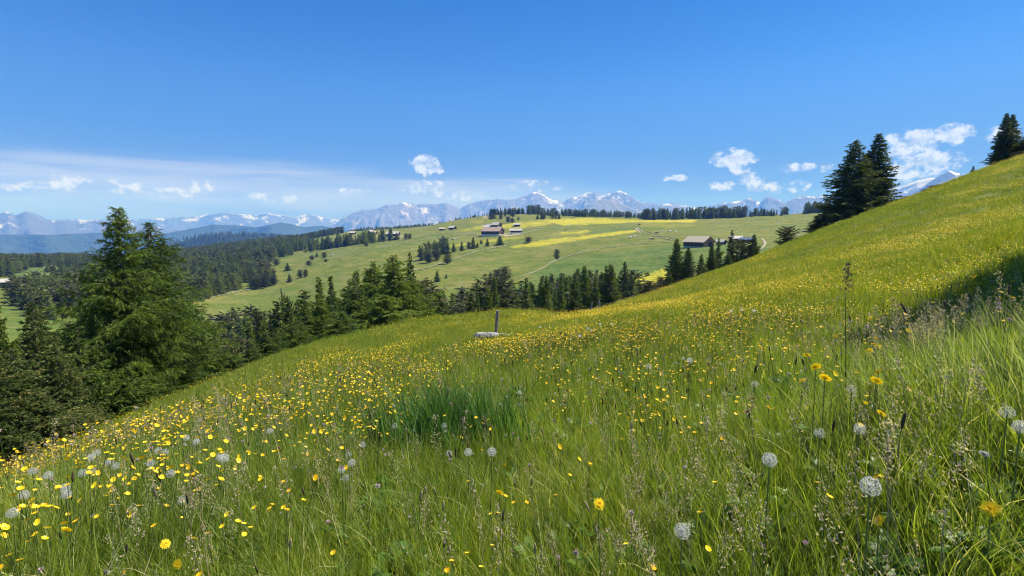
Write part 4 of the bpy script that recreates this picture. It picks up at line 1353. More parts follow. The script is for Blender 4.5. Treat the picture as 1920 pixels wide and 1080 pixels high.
def cow_mesh(mat, graze):
    g = Geo()
    xs = np.array([-1.05, -1.0, -.7, -.2, .4, .8, 1.0])
    g.tube(np.stack([xs, 0 * xs, .98 + .04 * np.cos(xs * 2)], -1), [.12, .28, .36, .38, .37, .33, .18], 9)
    hx = [(1.0, 0, 1.1), (1.25, 0, 1.0 if graze else 1.35), (1.5, 0, .45 if graze else 1.5), (1.72, 0, .2 if graze else 1.38)]
    g.tube(hx, [.22, .17, .15, .08], 7)
    for sy in (-1, 1):
        g.tube([(hx[2][0], sy * .12, hx[2][2] + .1), (hx[2][0] - .05, sy * .3, hx[2][2] + .12)], [.05, .02], 4)
        for lx, kx in ((.75, .04), (-.8, -.07)):
            g.tube([(lx, sy * .2, .85), (lx + kx, sy * .2, .45), (lx, sy * .2, 0)], [.15, .075, .06], 6)
    g.tube([(-1.05, 0, 1.2), (-1.2, 0, .9), (-1.2, 0, .45)], [.03, .02, .05], 4)
    return g.mesh('cow', [mat], True)


cows = [cow_mesh(M_cream, True), cow_mesh(M_cream, False), cow_mesh(M_brownhide, True)]
for i, (px, py, k, lb) in enumerate([
    (1182, 446.5, 0, 'cream cow farthest left on the slope left of the barn'), (1190, 444.5, 0, 'cream cow grazing second from left above the barn'),
    (1197.5, 448, 1, 'cream cow standing lowest of those left of the barn'), (1220, 449.5, 0, 'cream cow nearest the rail fence by the barn'),
    (1223, 450, 2, 'brown cow beside the cream cow by the rail fence'), (1231, 438, 2, 'brown cow alone above the rail fence'),
    (1240.5, 434.5, 0, 'cream cow uphill of the rail fence'), (1256, 435.5, 1, 'cream cow uphill and right of the rail fence'),
    (1064, 426.5, 0, 'left cow of the two near the long yellow field'), (1068, 425.5, 1, 'right cow of the two near the long yellow field'),
    (1060, 433, 2, 'brown cow between the two yellow streaks'), (842.5, 452, 0, 'cream cow grazing left below the farm hay huts'),
    (848, 450.5, 2, 'brown cow in the small herd below the hay huts'), (853, 450, 0, 'cream cow in the small herd below the hay huts'),
    (857, 448.8, 1, 'cream cow at the right of the small herd below the hay huts'), (1496, 443.5, 1, 'white cow beside the lone round pine'),
    (1506, 435.5, 1, 'white cow standing right of the lone round pine'), (1198, 422.5, 2, 'dark cow alone on the pasture below the upper yellow field'),
    (622, 479.5, 0, 'cream cow alone on the left meadow near the round trees')]):
    p, d = hit(px, py, 90 if px > 1490 else 150)
    o = obj('cow', cows[k], None, (p[0], p[1], p[2] - .02), (0, 0, rng.uniform(-.5, .5) + (math.pi if i % 3 == 0 else 0)), (1.15, 1.15, 1.15))
    tag(o, lb, 'cow')

# rocks on the far pasture
def rock_mesh(seed, mat, sx=1, sy=1, sz=.7, n=3):
    import bmesh
    bm = bmesh.new(); bmesh.ops.create_icosphere(bm, subdivisions=n, radius=1)
    g = np.random.default_rng(seed)
    for v in bm.verts:
        c = v.co
        f = 1 + .22 * float(fbm(np.array(c.x * 1.3 + seed), np.array(c.y * 1.3 + c.z * 1.7), seed, 4))
        v.co = Vector((c.x * f * sx, c.y * f * sy, c.z * f * sz))
    me = bpy.data.meshes.new('rock'); bm.to_mesh(me); bm.free(); me.materials.append(mat)
    return me


M_rock = simple_mat('pale_rock', (.40, .38, .35), (.62, .60, .57), 2.2, .95, .8)
rk = [rock_mesh(s, M_rock, 1, .8, .6, 2) for s in (1, 2, 3)]
for (px, py, s, lb) in [(1267, 434, 1.4, 'largest pale boulder on the pasture above the barn'), (1459, 419.5, 1.6, 'long pale boulder high on the far right pasture')]:
    p, d = hit(px, py, 200)
    tag(obj('boulder', rk[0], None, p, (0, 0, 1), (s * 1.5, s, s)), lb, 'boulder')
for k in range(22):
    px = rng.uniform(1330, 1400); py = rng.uniform(422, 436)
    p, d = hit(px, py, 200)
    tag(obj('rock', rk[k % 3], None, p, (0, 0, rng.random() * 6), (rng.uniform(.3, .7),) * 3), 'small pale rock scattered on the pasture above the barn', 'rock', 'rocks scattered on the pasture above the barn')
for k in range(6):
    px, py = 758 + k * 4.5 + rng.normal(0, 1), 470 - k * .6 + rng.normal(0, .6)
    p, d = hit(px, py, 200)
    tag(obj('rock', rk[k % 3], None, p, (0, 0, rng.random() * 6), (rng.uniform(.4, .8),) * 3), 'pale rock in the short line left of the spruce cluster', 'rock', 'pale rocks left of the spruce cluster')

# ------------------------------------------------------------------ fences
M_post = simple_mat('weathered_post', (.16, .135, .115), (.34, .30, .265), 9, .95, .8, (5, 5, .6))
M_wire = simple_mat('fence_wire', (.3, .3, .3), (.36, .36, .35), 3, .5)


def post_mesh(h, r, seed):
    g = np.random.default_rng(seed); G = Geo()
    zz = np.linspace(-.35, h, 7)
    G.tube(np.stack([g.normal(0, .008, 7), g.normal(0, .008, 7), zz], -1), r * (1 + g.normal(0, .06, 7)), 7)
    return G.mesh('post', [M_post], False)


def wire_fence(pts, h, label, dmin, wires=2, r=.06):
    """posts surveyed by pixel and distance, joined by slack wires"""
    P = [at(px, d) for px, d in pts]
    o = obj('wire_fence', None, None, P[0]); tag(o, label, 'fence')
    for k, p in enumerate(P):
        q = p - P[0]
        obj('post', post_mesh(h * rng.uniform(.9, 1.08), r, k), o, q, (rng.normal(0, .05), rng.normal(0, .06), 0))
    for wv in range(wires):
        G = Geo(); zf = h * (.9 - .38 * wv)
        for a, b in zip(P[:-1], P[1:]):
            t = np.linspace(0, 1, 6)[:, None]
            q = (a - P[0]) * (1 - t) + (b - P[0]) * t + np.array((0, 0, 1)) * (zf - .12 * 4 * t * (1 - t))
            G.tube(q, .006, 3, cap=False)
        obj('wire', G.mesh('wire', [M_wire]), o)
    return o


wire_fence([(1040, 70), (1063, 70), (1092, 71), (1115, 73), (1138, 76), (1163.5, 78), (1190, 80)], 1.0, 'row of small fence posts beyond the pale path where the belt ends', 40)
wire_fence([(1109, 52), (1126, 50)], 1.05, 'two grey fence posts beside the pale stone near the path', 30, 2, .09)
p, d = hit(1102, 592, 40)
tag(obj('boulder', rk[1], None, at(1102, 53), (0, 0, .5), (.6, .45, .5)), 'pale boulder left of the grey fence posts by the path', 'boulder')

# rail fence left of the barn
Pf, _ = hit(1214, 437, 150); Pg, _ = hit(1262, 449, 150)
o = obj('rail_fence', None, None, Pf); tag(o, 'dark wooden rail fence running down to the large wooden barn', 'fence')
nf_ = 11
pm = post_mesh(1.5, .14, 3); rails = []
prev = None
for k in range(nf_):
    t = k / (nf_ - 1); x = Pf[0] * (1 - t) + Pg[0] * t; y = Pf[1] * (1 - t) + Pg[1] * t
    q = np.array((x, y, float(ground(x, y)))) - Pf
    obj('post', pm, o, q)
    if prev is not None:
        for hgt in (.55, 1.15):
            G = Geo(); G.tube([prev + (0, 0, hgt), q + (0, 0, hgt)], .08, 5); obj('rail', G.mesh('rail', [M_post]), o)
    prev = q

# leaning post with the pale weathered log at its foot, on the near meadow
pp = at(929, 17.5)
a_, t_ = px_dir(933.5, 582)
Hh = float(t_) * 17.5 - pp[2]
G = Geo(); g = np.random.default_rng(5)
zz = np.linspace(-.4, Hh, 12)
V0 = np.stack([zz * .075, 0 * zz, zz], -1) + g.normal(0, .004, (12, 3))
G.tube(V0, .062 * (1 + g.normal(0, .07, 12)), 9)
r = obj('fence_post', G.mesh('fence_post', [M_post]), None, pp)
tag(r, 'single weathered grey post leaning slightly right on the near meadow', 'post')
M_log = simple_mat('bleached_wood', (.26, .235, .20), (.58, .55, .50), 5, .95, 1.0, (.5, 4, 4))
lp = at(912, 16.6)
G = Geo()
n_ = 14
xs = np.linspace(-.42, .36, n_)
rad = .155 * np.interp(xs, [-.42, -.34, .1, .36], [.65, 1, 1.0, .8]) * (1 + g.normal(0, .04, n_))
k_ = 22
ang = np.linspace(0, 2 * np.pi, k_, endpoint=False)
prof = 1 + .10 * np.sin(ang * 3 + 1) + .05 * np.sin(ang * 7)
prof[6] -= .28; prof[7] -= .1; prof[14] -= .2; prof[19] -= .25
V = np.array([(x, rr * pf * math.cos(a) * 1.05, rr * pf * math.sin(a) * .95 + .05 * x) for x, rr in zip(xs, rad) for a, pf in zip(ang, prof)])
V += g.normal(0, .004, V.shape)
Q = [(i * k_ + j, i * k_ + (j + 1) % k_, (i + 1) * k_ + (j + 1) % k_, (i + 1) * k_ + j) for i in range(n_ - 1) for j in range(k_)]
V = np.vstack([V, (xs[0] - .02, 0, 0), (xs[-1] + .02, 0, 0)])
b_ = n_ * k_
T = [(b_, (j + 1) % k_, j) for j in range(k_)] + [(b_ + 1, (n_ - 1) * k_ + j, (n_ - 1) * k_ + (j + 1) % k_) for j in range(k_)]
G.add(V, Q, T)
r = obj('weathered_log', G.mesh('weathered_log', [M_log], False), None, lp + np.array((0, 0, .17)), (0, 0, -.15), (1.0, 1.0, 1.0))
tag(r, 'short bleached cracked log lying at the foot of the leaning post', 'log')
lp2 = at(940, 17.2)
G = Geo(); G.tube([(-.3, 0, .02), (0, .02, .05), (.3, 0, .03)], [.04, .06, .03], 8)
r = obj('wood_splinter', G.mesh('wood_splinter', [M_log]), None, lp2 + np.array((0, 0, .05))); tag(r, 'thin bleached branch piece lying right of the leaning post', 'wood')
# ------------------------------------------------------------------ meadow grass
def grass_mat(name, lo, hi, tip, patchc, trans=.42, pscale=.8, ps=.6):
    m, w = new_mat(name)
    oi = w.n('ShaderNodeObjectInfo')
    att = w.n('ShaderNodeAttribute', attribute_name='tint')
    geo = w.n('ShaderNodeNewGeometry')
    big = w.noise(geo.outputs['Position'], pscale, 5, .6)
    big2 = w.noise(geo.outputs['Position'], pscale * .22, 4, .6)
    rnd = w.m('ADD', w.m('MULTIPLY', oi.outputs['Random'], .35), w.m('MULTIPLY', att.outputs['Fac'], .65))
    c = w.mix(w.mr(rnd, .1, .9), lo, hi)
    c = w.mix(w.mr(big, .46, .64, 0, ps), c, patchc)
    c = w.mix(w.mr(big2, .45, .62, 0, .6), c, w.mix(1.0, c, (1.5, 1.2, 1.0), 'MULTIPLY'))
    c = w.mix(w.mr(att.outputs['Fac'], .88, 1.0, 0, .85), c, tip)
    p = w.n('ShaderNodeBsdfPrincipled', ins={'Base Color': c, 'Roughness': .42, 'Specular IOR Level': .35})
    tr = w.n('ShaderNodeBsdfTranslucent', ins={'Color': w.mix(1.0, c, (1.35, 1.35, .5), 'MULTIPLY')})
    mx = w.n('ShaderNodeMixShader', ins={0: trans, 1: p.outputs[0], 2: tr.outputs[0]})
    w.n('ShaderNodeOutputMaterial', ins={'Surface': mx.outputs[0]})
    return m


M_grass = grass_mat('meadow_grass', (.114, .178, .016), (.330, .395, .060), (.66, .60, .34), (.092, .188, .021), .48, .8, .5)
M_grassfar = grass_mat('slope_grass', (.130, .182, .014), (.285, .325, .038), (.52, .47, .20), (.100, .180, .018), .45, .25)
M_lushgrass = grass_mat('lush_grass', (.030, .095, .020), (.15, .28, .07), (.30, .40, .15), (.04, .12, .025), .35)
M_palegrass = grass_mat('pale_tall_grass', (.15, .22, .08), (.28, .34, .17), (.48, .46, .30), (.14, .21, .08), .4)
M_stem = simple_mat('flower_stem', (.09, .14, .03), (.15, .19, .05), 5, .6)
M_drystem = simple_mat('dry_stem', (.26, .20, .12), (.42, .34, .22), 5, .8)


def blades(seed, n, rad, h0, h1, wd, segs=3, bend=.35, lean=(0, 0), dry=.09):
    g = np.random.default_rng(seed)
    r = rad * np.sqrt(g.random(n)); a = g.random(n) * 6.283
    B = np.stack([r * np.cos(a), r * np.sin(a), np.full(n, -.03)], -1)
    h = h0 + (h1 - h0) * g.random(n) ** 1.3
    da = g.random(n) * 6.283
    bd = bend * (.25 + g.random(n)) * h
    dirx = np.cos(da) * bd + lean[0] * h; diry = np.sin(da) * bd + lean[1] * h
    t = np.linspace(0, 1, segs + 1)
    fa = g.random(n) * 6.283
    S_ = np.stack([np.cos(fa), np.sin(fa), np.zeros(n)], -1) * (wd * (.6 + .8 * g.random(n)))[:, None] / 2
    drop = g.random(n) < .25
    rows = []
    for k, tk in enumerate(t):
        c = B + np.stack([dirx * tk ** 2, diry * tk ** 2, h * (tk - np.where(drop, .22, .06) * tk ** 3)], -1)
        wk = 1 - tk ** 1.6 if k < segs else 0
        if k < segs: rows += [c - S_ * wk, c + S_ * wk]
        else: rows += [c]
    V = np.stack(rows, 1)
    m = V.shape[1]
    base = (np.arange(n) * m)[:, None]
    Q = np.vstack([base + np.array([[2 * k, 2 * k + 1, 2 * k + 3, 2 * k + 2]]) for k in range(segs - 1)]) if segs > 1 else None
    T = base + np.array([[2 * segs - 2, 2 * segs - 1, 2 * segs]])
    tt = g.random(n)[:, None] * .8 + np.linspace(0, .1, m)[None]
    tt[g.random(n) < dry] = 1.0
    return V.reshape(-1, 3), Q, T, tt.ravel()


def blade_mesh(name, mat, *a, **k):
    V, Q, T, tt = blades(*a, **k)
    me = mesh_np(name, V, T, Q, [mat])
    at_ = me.attributes.new('tint', 'FLOAT', 'POINT'); at_.data.foreach_set('value', tt.astype(np.float32))
    return me


TA = [blade_mesh('tuft', M_grass, 100 + i, 32, .06, .08 + .02 * (i % 3), .27 + .025 * i, .0036, 4, .5) for i in range(6)]
TB = [blade_mesh('tuft', M_grass, 120 + i, 26, .10, .10, .28 + .025 * i, .0052, 3, .42) for i in range(5)]
TC = [blade_mesh('tuft', M_grassfar, 140 + i, 34, .22, .12, .26 + .03 * i, .012, 2, .4) for i in range(5)]
TD = [blade_mesh('tuft', M_grassfar, 160 + i, 44, .6, .12, .27 + .03 * i, .034, 1, .4) for i in range(4)]


def sample_area(d0, d1, dens, amax=R(56), dmaxf=None, amin=None):
    amin = -amax if amin is None else amin
    area = (amax - amin) / 2 * (d1 ** 2 - d0 ** 2)
    n = int(area * dens)
    a = rng.uniform(amin, amax, n); d = np.sqrt(rng.uniform(d0 ** 2, d1 ** 2, n))
    if dmaxf is not None:
        k = d < dmaxf(a); a, d = a[k], d[k]
    x, y = d * np.sin(a), d * np.cos(a)
    return x, y, ground(x, y), a, d


def edge_d(a):
    """distance of the near meadow's brow, by azimuth"""
    return np.interp(a, a_dense, np.exp(KX[7]))


def lean_turn(n, th0=.16, ths=.1, phi=math.pi, phis=.5):
    s = rng.random(n) * 6.283; th = np.abs(rng.normal(th0, ths, n)); ph = rng.normal(phi, phis, n) - s
    return np.stack([-th * np.sin(ph), th * np.cos(ph), s], -1)


def in_blob(px, py, blobs, base=0.0):
    s = np.full(np.shape(px), base, float)
    for (cx, cy_, sx, sy, ang, wt_) in blobs:
        ca, sa = math.cos(R(ang)), math.sin(R(ang))
        dx, dy = px - cx, py - cy_
        u = (dx * ca + dy * sa) / sx; v = (-dx * sa + dy * ca) / sy
        s = s + wt_ * np.exp(-.5 * (u * u + v * v))
    return s


# shorter, thinner sward where the photo shows it open; ground stays visible
x, y, z, a, d = sample_area(.30, 3.2, 300, R(62))
n_ = len(x)
scatter('grass', np.stack([x, y, z], -1), lean_turn(n_), rng.uniform(.65, 1.15, n_) * np.clip(.55 + .28 * d, .55, 1), rng.integers(0, 6, n_), TA)
x, y, z, a, d = sample_area(3.2, 9, 120)
n_ = len(x)
scatter('grass', np.stack([x, y, z], -1), lean_turn(n_), rng.uniform(.65, 1.1, n_), rng.integers(0, 5, n_), TB)
x, y, z, a, d = sample_area(9, 30, 20, R(52), lambda q: edge_d(q) * 1.1 + 1)
n_ = len(x)
scatter('grass', np.stack([x, y, z], -1), lean_turn(n_), rng.uniform(.6, 1.15, n_), rng.integers(0, 5, n_), TC)
x, y, z, a, d = sample_area(30, 100, 4.5, R(50), lambda q: edge_d(q) * 1.08)
n_ = len(x)
scatter('grass', np.stack([x, y, z], -1), lean_turn(n_), rng.uniform(.6, 1.2, n_), rng.integers(0, 4, n_), TD)
# rough grass on the slope behind the viewer, for anyone who looks round
x, y, z, a, d = sample_area(.3, 6, 25, 2 * math.pi - R(62), None, R(62))
n_ = len(x)
scatter('grass', np.stack([x, y, z], -1), lean_turn(n_), rng.uniform(.7, 1.1, n_), rng.integers(0, 5, n_), TB)

# the lush dark tuft, and the tall blades in front of the shadow
p = at(838, 3.5)
V = []; Qs = []; Ts = []; tt_ = []; nn = 0
for k in range(64):
    aa, rr = rng.random() * 6.283, abs(rng.normal(0, .33))
    vx, q_, t_, tn = blades(300 + k, 20, .08, .36, .66 - .2 * min(rr, 1), .0095, 4, .34, (-.10, 0), .01)
    px_, py_ = p[0] + rr * math.cos(aa) * 1.0, p[1] + rr * math.sin(aa) * .8
    vx = vx + np.array((px_ - p[0], py_ - p[1], float(ground(px_, py_)) - p[2]))
    V.append(vx); Qs.append(q_ + nn); Ts.append(t_ + nn); tt_.append(tn); nn += len(vx)
me = mesh_np('grass_clump', np.vstack(V), np.vstack(Ts), np.vstack(Qs), [M_lushgrass])
at_ = me.attributes.new('tint', 'FLOAT', 'POINT'); at_.data.foreach_set('value', np.concatenate(tt_).astype(np.float32))
tag(obj('grass_clump', me, None, p), 'lush dark green clump of long grass in the middle of the meadow', 'grass clump', None, 'stuff')
V = []; Qs = []; Ts = []; tt_ = []; nn = 0
for k in range(80):
    px = rng.uniform(1570, 2050); dd = rng.uniform(2.35, 3.1) - (px - 1570) * .0006
    q = at(px, dd)
    vx, q_, t_, tn = blades(400 + k, 9, .10, .20, .44, .0048, 4, .25, (-.32, -.05), .08)
    vx = vx + q
    V.append(vx); Qs.append(q_ + nn); Ts.append(t_ + nn); tt_.append(tn); nn += len(vx)
me = mesh_np('tall_grass', np.vstack(V), np.vstack(Ts), np.vstack(Qs), [M_palegrass])
at_ = me.attributes.new('tint', 'FLOAT', 'POINT'); at_.data.foreach_set('value', np.concatenate(tt_).astype(np.float32))
tag(obj('tall_grass', me), None, None, None, 'stuff')

# seed heads, plantain spikes, broad leaves --------------------------------
M_seed = leaf_mat('seed_head', (.34, .26, .19), (.56, .46, .35), (.70, .62, .48), .4, .5)
M_spike = simple_mat('plantain_spike', (.04, .03, .018), (.09, .06, .04), 9, .9)
M_broad = grass_mat('broad_leaf', (.08, .17, .025), (.15, .26, .045), (.22, .32, .07), (.07, .16, .03), .4)


def panicle(seed, h):
    g = np.random.default_rng(seed); G = Geo()
    G.tube([(0, 0, -.02), (-.01, 0, h * .5), (-.045, .01, h)], [.0014, .0011, .0005], 3, 0, False)
    n = 70
    t = .66 + .34 * g.random(n); r = .035 * (1.15 - t) / .5 * g.random(n) + .004; a = g.random(n) * 6.283
    P = np.stack([-.045 * t ** 2 + r * np.cos(a), .01 * t + r * np.sin(a), h * t + .02 * g.normal(0, .3, n)], -1)
    D = g.normal(0, 1, (n, 3)); D[:, 2] += .6; D /= np.linalg.norm(D, axis=1)[:, None]
    S_ = np.cross(D, g.normal(0, 1, (n, 3))); S_ /= np.linalg.norm(S_, axis=1)[:, None]
    Vv = np.stack([P - S_ * .0022, P + S_ * .0022, P + D * .009], 1).reshape(-1, 3)
    G.add(Vv, None, np.arange(3 * n).reshape(-1, 3), 1)
    me = G.mesh('panicle', [M_drystem, M_seed])
    at_ = me.attributes.new('tint', 'FLOAT', 'POINT'); at_.data.foreach_set('value', g.random(len(me.vertices)).astype(np.float32))
    return me


def spike(seed, h, mat=None):
    G = Geo()
    G.tube([(0, 0, -.02), (-.01, 0, h * .5), (-.03, 0, h)], [.0015, .0012, .001], 4, 0, False)
    G.tube([(-.03, 0, h - .005), (-.032, 0, h + .01), (-.036, 0, h + .025), (-.038, 0, h + .034)], [.002, .0042, .0035, .001], 6, 1)
    return G.mesh('spike', [M_stem, mat or M_spike], True)


def broad(seed):
    g = np.random.default_rng(seed); G = Geo()
    tn = []
    for k in range(9):
        a = g.random() * 6.283; L = .07 + .10 * g.random(); w_ = .018 + .014 * g.random(); up = .5 + .8 * g.random()
        t = np.linspace(0, 1, 6)
        c = np.stack([np.cos(a) * L * t * .8, np.sin(a) * L * t * .8, L * up * (t - .55 * t ** 2)], -1)
        s_ = np.array((-math.sin(a), math.cos(a), 0)) * w_
        ww = np.sin(np.pi * np.clip(t * .92 + .06, 0, 1)) ** .8
        Vv = np.concatenate([c - s_ * ww[:, None], c + np.array((0, 0, -.004)), c + s_ * ww[:, None]])
        Q = [(i, i + 1, 6 + i + 1, 6 + i) for i in range(5)] + [(6 + i, 6 + i + 1, 12 + i + 1, 12 + i) for i in range(5)]
        G.add(Vv, Q); tn += [g.random() * .8] * 18
    me = G.mesh('leaves', [M_broad], True)
    at_ = me.attributes.new('tint', 'FLOAT', 'POINT'); at_.data.foreach_set('value', np.array(tn, np.float32))
    return me


SH = [panicle(i, .34 + .04 * i) for i in range(5)]
x, y, z, a, d = sample_area(.55, 9, 80)
qx, qy = project(x, y, z + .4)
den = in_blob(qx, qy, [(1800, 720, 140, 60, 0, .9), (1650, 900, 260, 130, 0, .55), (1330, 960, 70, 80, 0, .9), (1300, 880, 100, 40, 0, .5), (900, 960, 300, 90, 0, .28), (300, 900, 120, 40, -15, .8), (1750, 1040, 200, 60, 0, .5), (560, 780, 200, 40, 0, .2), (1850, 620, 100, 40, 0, .5)], .06)
k = rng.random(len(x)) < den
n_ = k.sum()
scatter('seed_heads', np.stack([x, y, z], -1)[k], lean_turn(n_, .15, .12), rng.uniform(.7, 1.1, n_), rng.integers(0, 5, n_), SH)
SK = [spike(i, .30 + .05 * i) for i in range(3)] + [spike(9, .33, M_drystem)]
x, y, z, a, d = sample_area(.7, 10, 12)
n_ = len(x)
scatter('seed_spikes', np.stack([x, y, z], -1), lean_turn(n_, .12, .1), rng.uniform(.7, 1.15, n_), rng.integers(0, 4, n_), SK)
BL = [broad(i) for i in range(5)]
x, y, z, a, d = sample_area(.6, 7, 110)
qx, qy = project(x, y, z + .15)
den = in_blob(qx, qy, [(1700, 900, 250, 120, 0, .5), (620, 950, 200, 70, 0, .4), (700, 880, 80, 30, 0, .3)], .16)
k = rng.random(len(x)) < den; n_ = k.sum()
scatter('broad_leaves', (np.stack([x, y, z], -1) + (0, 0, .04))[k], lean_turn(n_, .1, .15), rng.uniform(.35, .75, n_), rng.integers(0, 5, n_), BL)

# ------------------------------------------------------------------ flowers
def petal_mat(name, a, b, rough=.35, trans=.25):
    m, w = new_mat(name)
    oi = w.n('ShaderNodeObjectInfo')
    c = w.mix(oi.outputs['Random'], a, b)
    p = w.n('ShaderNodeBsdfPrincipled', ins={'Base Color': c, 'Roughness': rough, 'Specular IOR Level': .3})
    tr = w.n('ShaderNodeBsdfTranslucent', ins={'Color': c})
    mx = w.n('ShaderNodeMixShader', ins={0: trans, 1: p.outputs[0], 2: tr.outputs[0]})
    w.n('ShaderNodeOutputMaterial', ins={'Surface': mx.outputs[0]})
    return m


M_butter = petal_mat('buttercup_petal', (.80, .47, .005), (.92, .70, .020))
M_hawk = petal_mat('hawkbit_petal', (.93, .66, .008), (.94, .72, .012), .6, .35)
M_hawkc = petal_mat('hawkbit_centre', (.90, .56, .006), (.90, .62, .010), .6, .2)
M_fluff = petal_mat('seed_down', (.86, .86, .84), (.90, .90, .88), .8, .6)
M_core = simple_mat('seed_core', (.22, .19, .14), (.34, .30, .23), 9, .9)


def buttercup(seed, h, D=.024, simple=False):
    g = np.random.default_rng(seed); G = Geo()
    tip = np.array((g.normal(0, .03), g.normal(0, .03), h))
    G.tube([(0, 0, -.03), tip * (.5, .5, .5) + (.008, 0, 0), tip], [.0013, .0011, .0009], 3, 1, False)
    tx, ty = g.normal(-.1, .4), g.normal(.1, .4)
    for k in range(5):
        a = k * 1.2566 + g.normal(0, .08); r = D / 2
        ca, sa = math.cos(a), math.sin(a)
        pts = []
        for rr, wv, zz in ((.12, .12, 0), (.62, .52, .15), (.98, .36, .42)):
            for s_ in (-1, 0, 1):
                X = rr * ca - s_ * wv * sa; Y = rr * sa + s_ * wv * ca
                pts.append((X * r, Y * r, (zz + .08 * abs(s_)) * r + (X * tx + Y * ty) * r))
        G.add(np.array(pts) + tip, [(0, 1, 4, 3), (1, 2, 5, 4), (3, 4, 7, 6), (4, 5, 8, 7)], None, 0)
    return G.mesh('buttercup', [M_butter, M_stem], False)


BC = [buttercup(i, .24 + .035 * i, .0182) for i in range(6)]


def far_clump(seed, n=9, rad=.28, D=.034, h0=.18, h1=.34):
    g = np.random.default_rng(seed); G = Geo()
    for _ in range(n):
        r_ = rad * math.sqrt(g.random()); a = g.random() * 6.283
        c = np.array((r_ * math.cos(a), r_ * math.sin(a), g.uniform(h0, h1)))
        b = g.random() * 6.283; an = b + np.arange(5) * 1.2566
        tx, ty = g.normal(0, .35, 2)
        ring = np.stack([np.cos(an), np.sin(an), .35 + np.cos(an) * tx + np.sin(an) * ty], -1) * D / 2
        G.add(np.vstack([ring, (0, 0, 0)]) + c, None, [(i, (i + 1) % 5, 5) for i in range(5)], 0)
    return G.mesh('buttercups', [M_butter])


FC = [far_clump(i, 8, .3, .026) for i in range(5)]
FC2 = [far_clump(20 + i, 16, .8, .042, .18, .34) for i in range(4)]
blobs = [(90, 925, 120, 42, -14, 1.2), (260, 868, 140, 30, -17, 1.1), (20, 960, 50, 40, 0, .9), (380, 830, 90, 26, -12, .9), (560, 800, 110, 30, -4, .75), (660, 765, 120, 30, -8, .9),
         (820, 715, 150, 32, -9, .8), (960, 685, 170, 30, -8, .6), (620, 700, 150, 20, -18, .45), (760, 650, 120, 16, -12, .5), (1040, 635, 120, 22, -8, .55), (1180, 615, 200, 22, 0, .65), (1180, 660, 220, 40, -4, .35), (1480, 572, 260, 22, -4, .75),
         (1730, 545, 150, 16, -10, 1.5), (1870, 500, 70, 22, -15, 1.5), (1600, 500, 260, 40, -20, .5), (1820, 400, 120, 60, -22, .5), (1880, 335, 80, 40, -20, .7), (1300, 560, 160, 25, -15, .5),
         (1240, 765, 34, 20, 10, 1.0), (1385, 750, 50, 12, 0, .5), (1330, 700, 220, 35, 0, .16), (1500, 690, 90, 30, 0, .2), (900, 800, 30, 15, 0, .5), (500, 960, 60, 30, 0, .12), (440, 985, 30, 14, 0, .3), (360, 850, 200, 60, -10, .15), (30, 1000, 60, 30, 0, .25), (950, 930, 60, 40, 0, .12), (1100, 870, 40, 15, 0, .2)]
x, y, z, a, d = sample_area(1.25, 9.5, 420, R(50))
hh = .30
qx, qy = project(x, y, z + hh)
den = in_blob(qx, qy, blobs, .006)
den *= 1 - np.exp(-.5 * (((qx - 840) / 90) ** 2 + ((qy - 790) / 60) ** 2)) * .9
den *= np.clip(.45 + 1.5 * fbm(x / .4, y / .4, 77, 3) * 1.4, 0.02, 2.2)
k = (rng.random(len(x)) < den * np.where(d > 4.5, .36, .62) * np.where(qx < 520, 1.7, 1)) & ((d > 1.95) | (qx > 620) | (rng.random(len(x)) < .06))
bp_ = np.stack([x, y, z], -1)[k]; bd_ = d[k]; bqx = qx[k]; bqy = qy[k]
inside = (bqx > 5) & (bqx < 1915) & (bqy > 5) & (bqy < 1075)
order = np.argsort(np.where(inside, bd_, 99))
ids = set()
# hand surveyed ones first: pixel of the flower head
survey_bc = [(1530, 912, 10), (1535, 925, 12), (1218, 1055, 13), (1178, 1030, 13), (1326, 1020, 9), (1005, 820, 8), (925, 803, 8), (912, 792, 8), (898, 795, 8), (908, 781, 8), (1227, 744, 9), (1240, 756, 9), (1247, 766, 9), (1232, 770, 9), (1250, 749, 8),
             (1241, 778, 8), (1222, 760, 8), (1200, 762, 8), (1213, 775, 7), (1194, 771, 7), (1326, 718, 8), (1338, 717, 8), (1327, 724, 7), (1361, 751, 9), (1366, 749, 9), (1390, 753, 8), (1396, 758, 8), (1388, 775, 8), (1376, 773, 7), (1287, 757, 8), (1180, 805, 8),
             (1168, 828, 8), (1097, 868, 8), (1060, 888, 6), (555, 918, 8), (558, 937, 8), (490, 953, 9), (497, 951, 9), (520, 953, 9), (526, 955, 9), (546, 948, 7), (436, 975, 9), (433, 984, 9), (441, 987, 8), (461, 995, 9), (455, 997, 8), (15, 1050, 9), (24, 1056, 8), (20, 1063, 8),
             (868, 1046, 10), (836, 1060, 10), (892, 1071, 12), (849, 1062, 9), (910, 1026, 8), (925, 970, 8), (922, 965, 8), (980, 938, 9), (975, 944, 8), (940, 927, 9), (878, 908, 8), (1043, 935, 6), (1316, 970, 7), (390, 1008, 7), (393, 1074, 8), (640, 1032, 7), (195, 955, 9), (305, 985, 8)]


def head_place(px, py, diam, real, h0, h1):
    """foot on the ground under a flower head seen at a pixel; distance from its apparent size, kept where a stem of h0..h1 reaches"""
    dep0 = real * F / diam
    cx = (px - 960) / F; v = (540 - py) / F
    dv = np.array((cx, CP + SP * v, -SP + CP * v))
    best = None
    for dep in np.exp(np.linspace(math.log(.7), math.log(14), 260)):
        P = dv * dep
        hgt = P[2] - float(ground(P[0], P[1]))
        if h0 <= hgt <= h1:
            e = abs(math.log(dep / dep0))
            if best is None or e < best[0]: best = (e, P, hgt, dep)
    return best


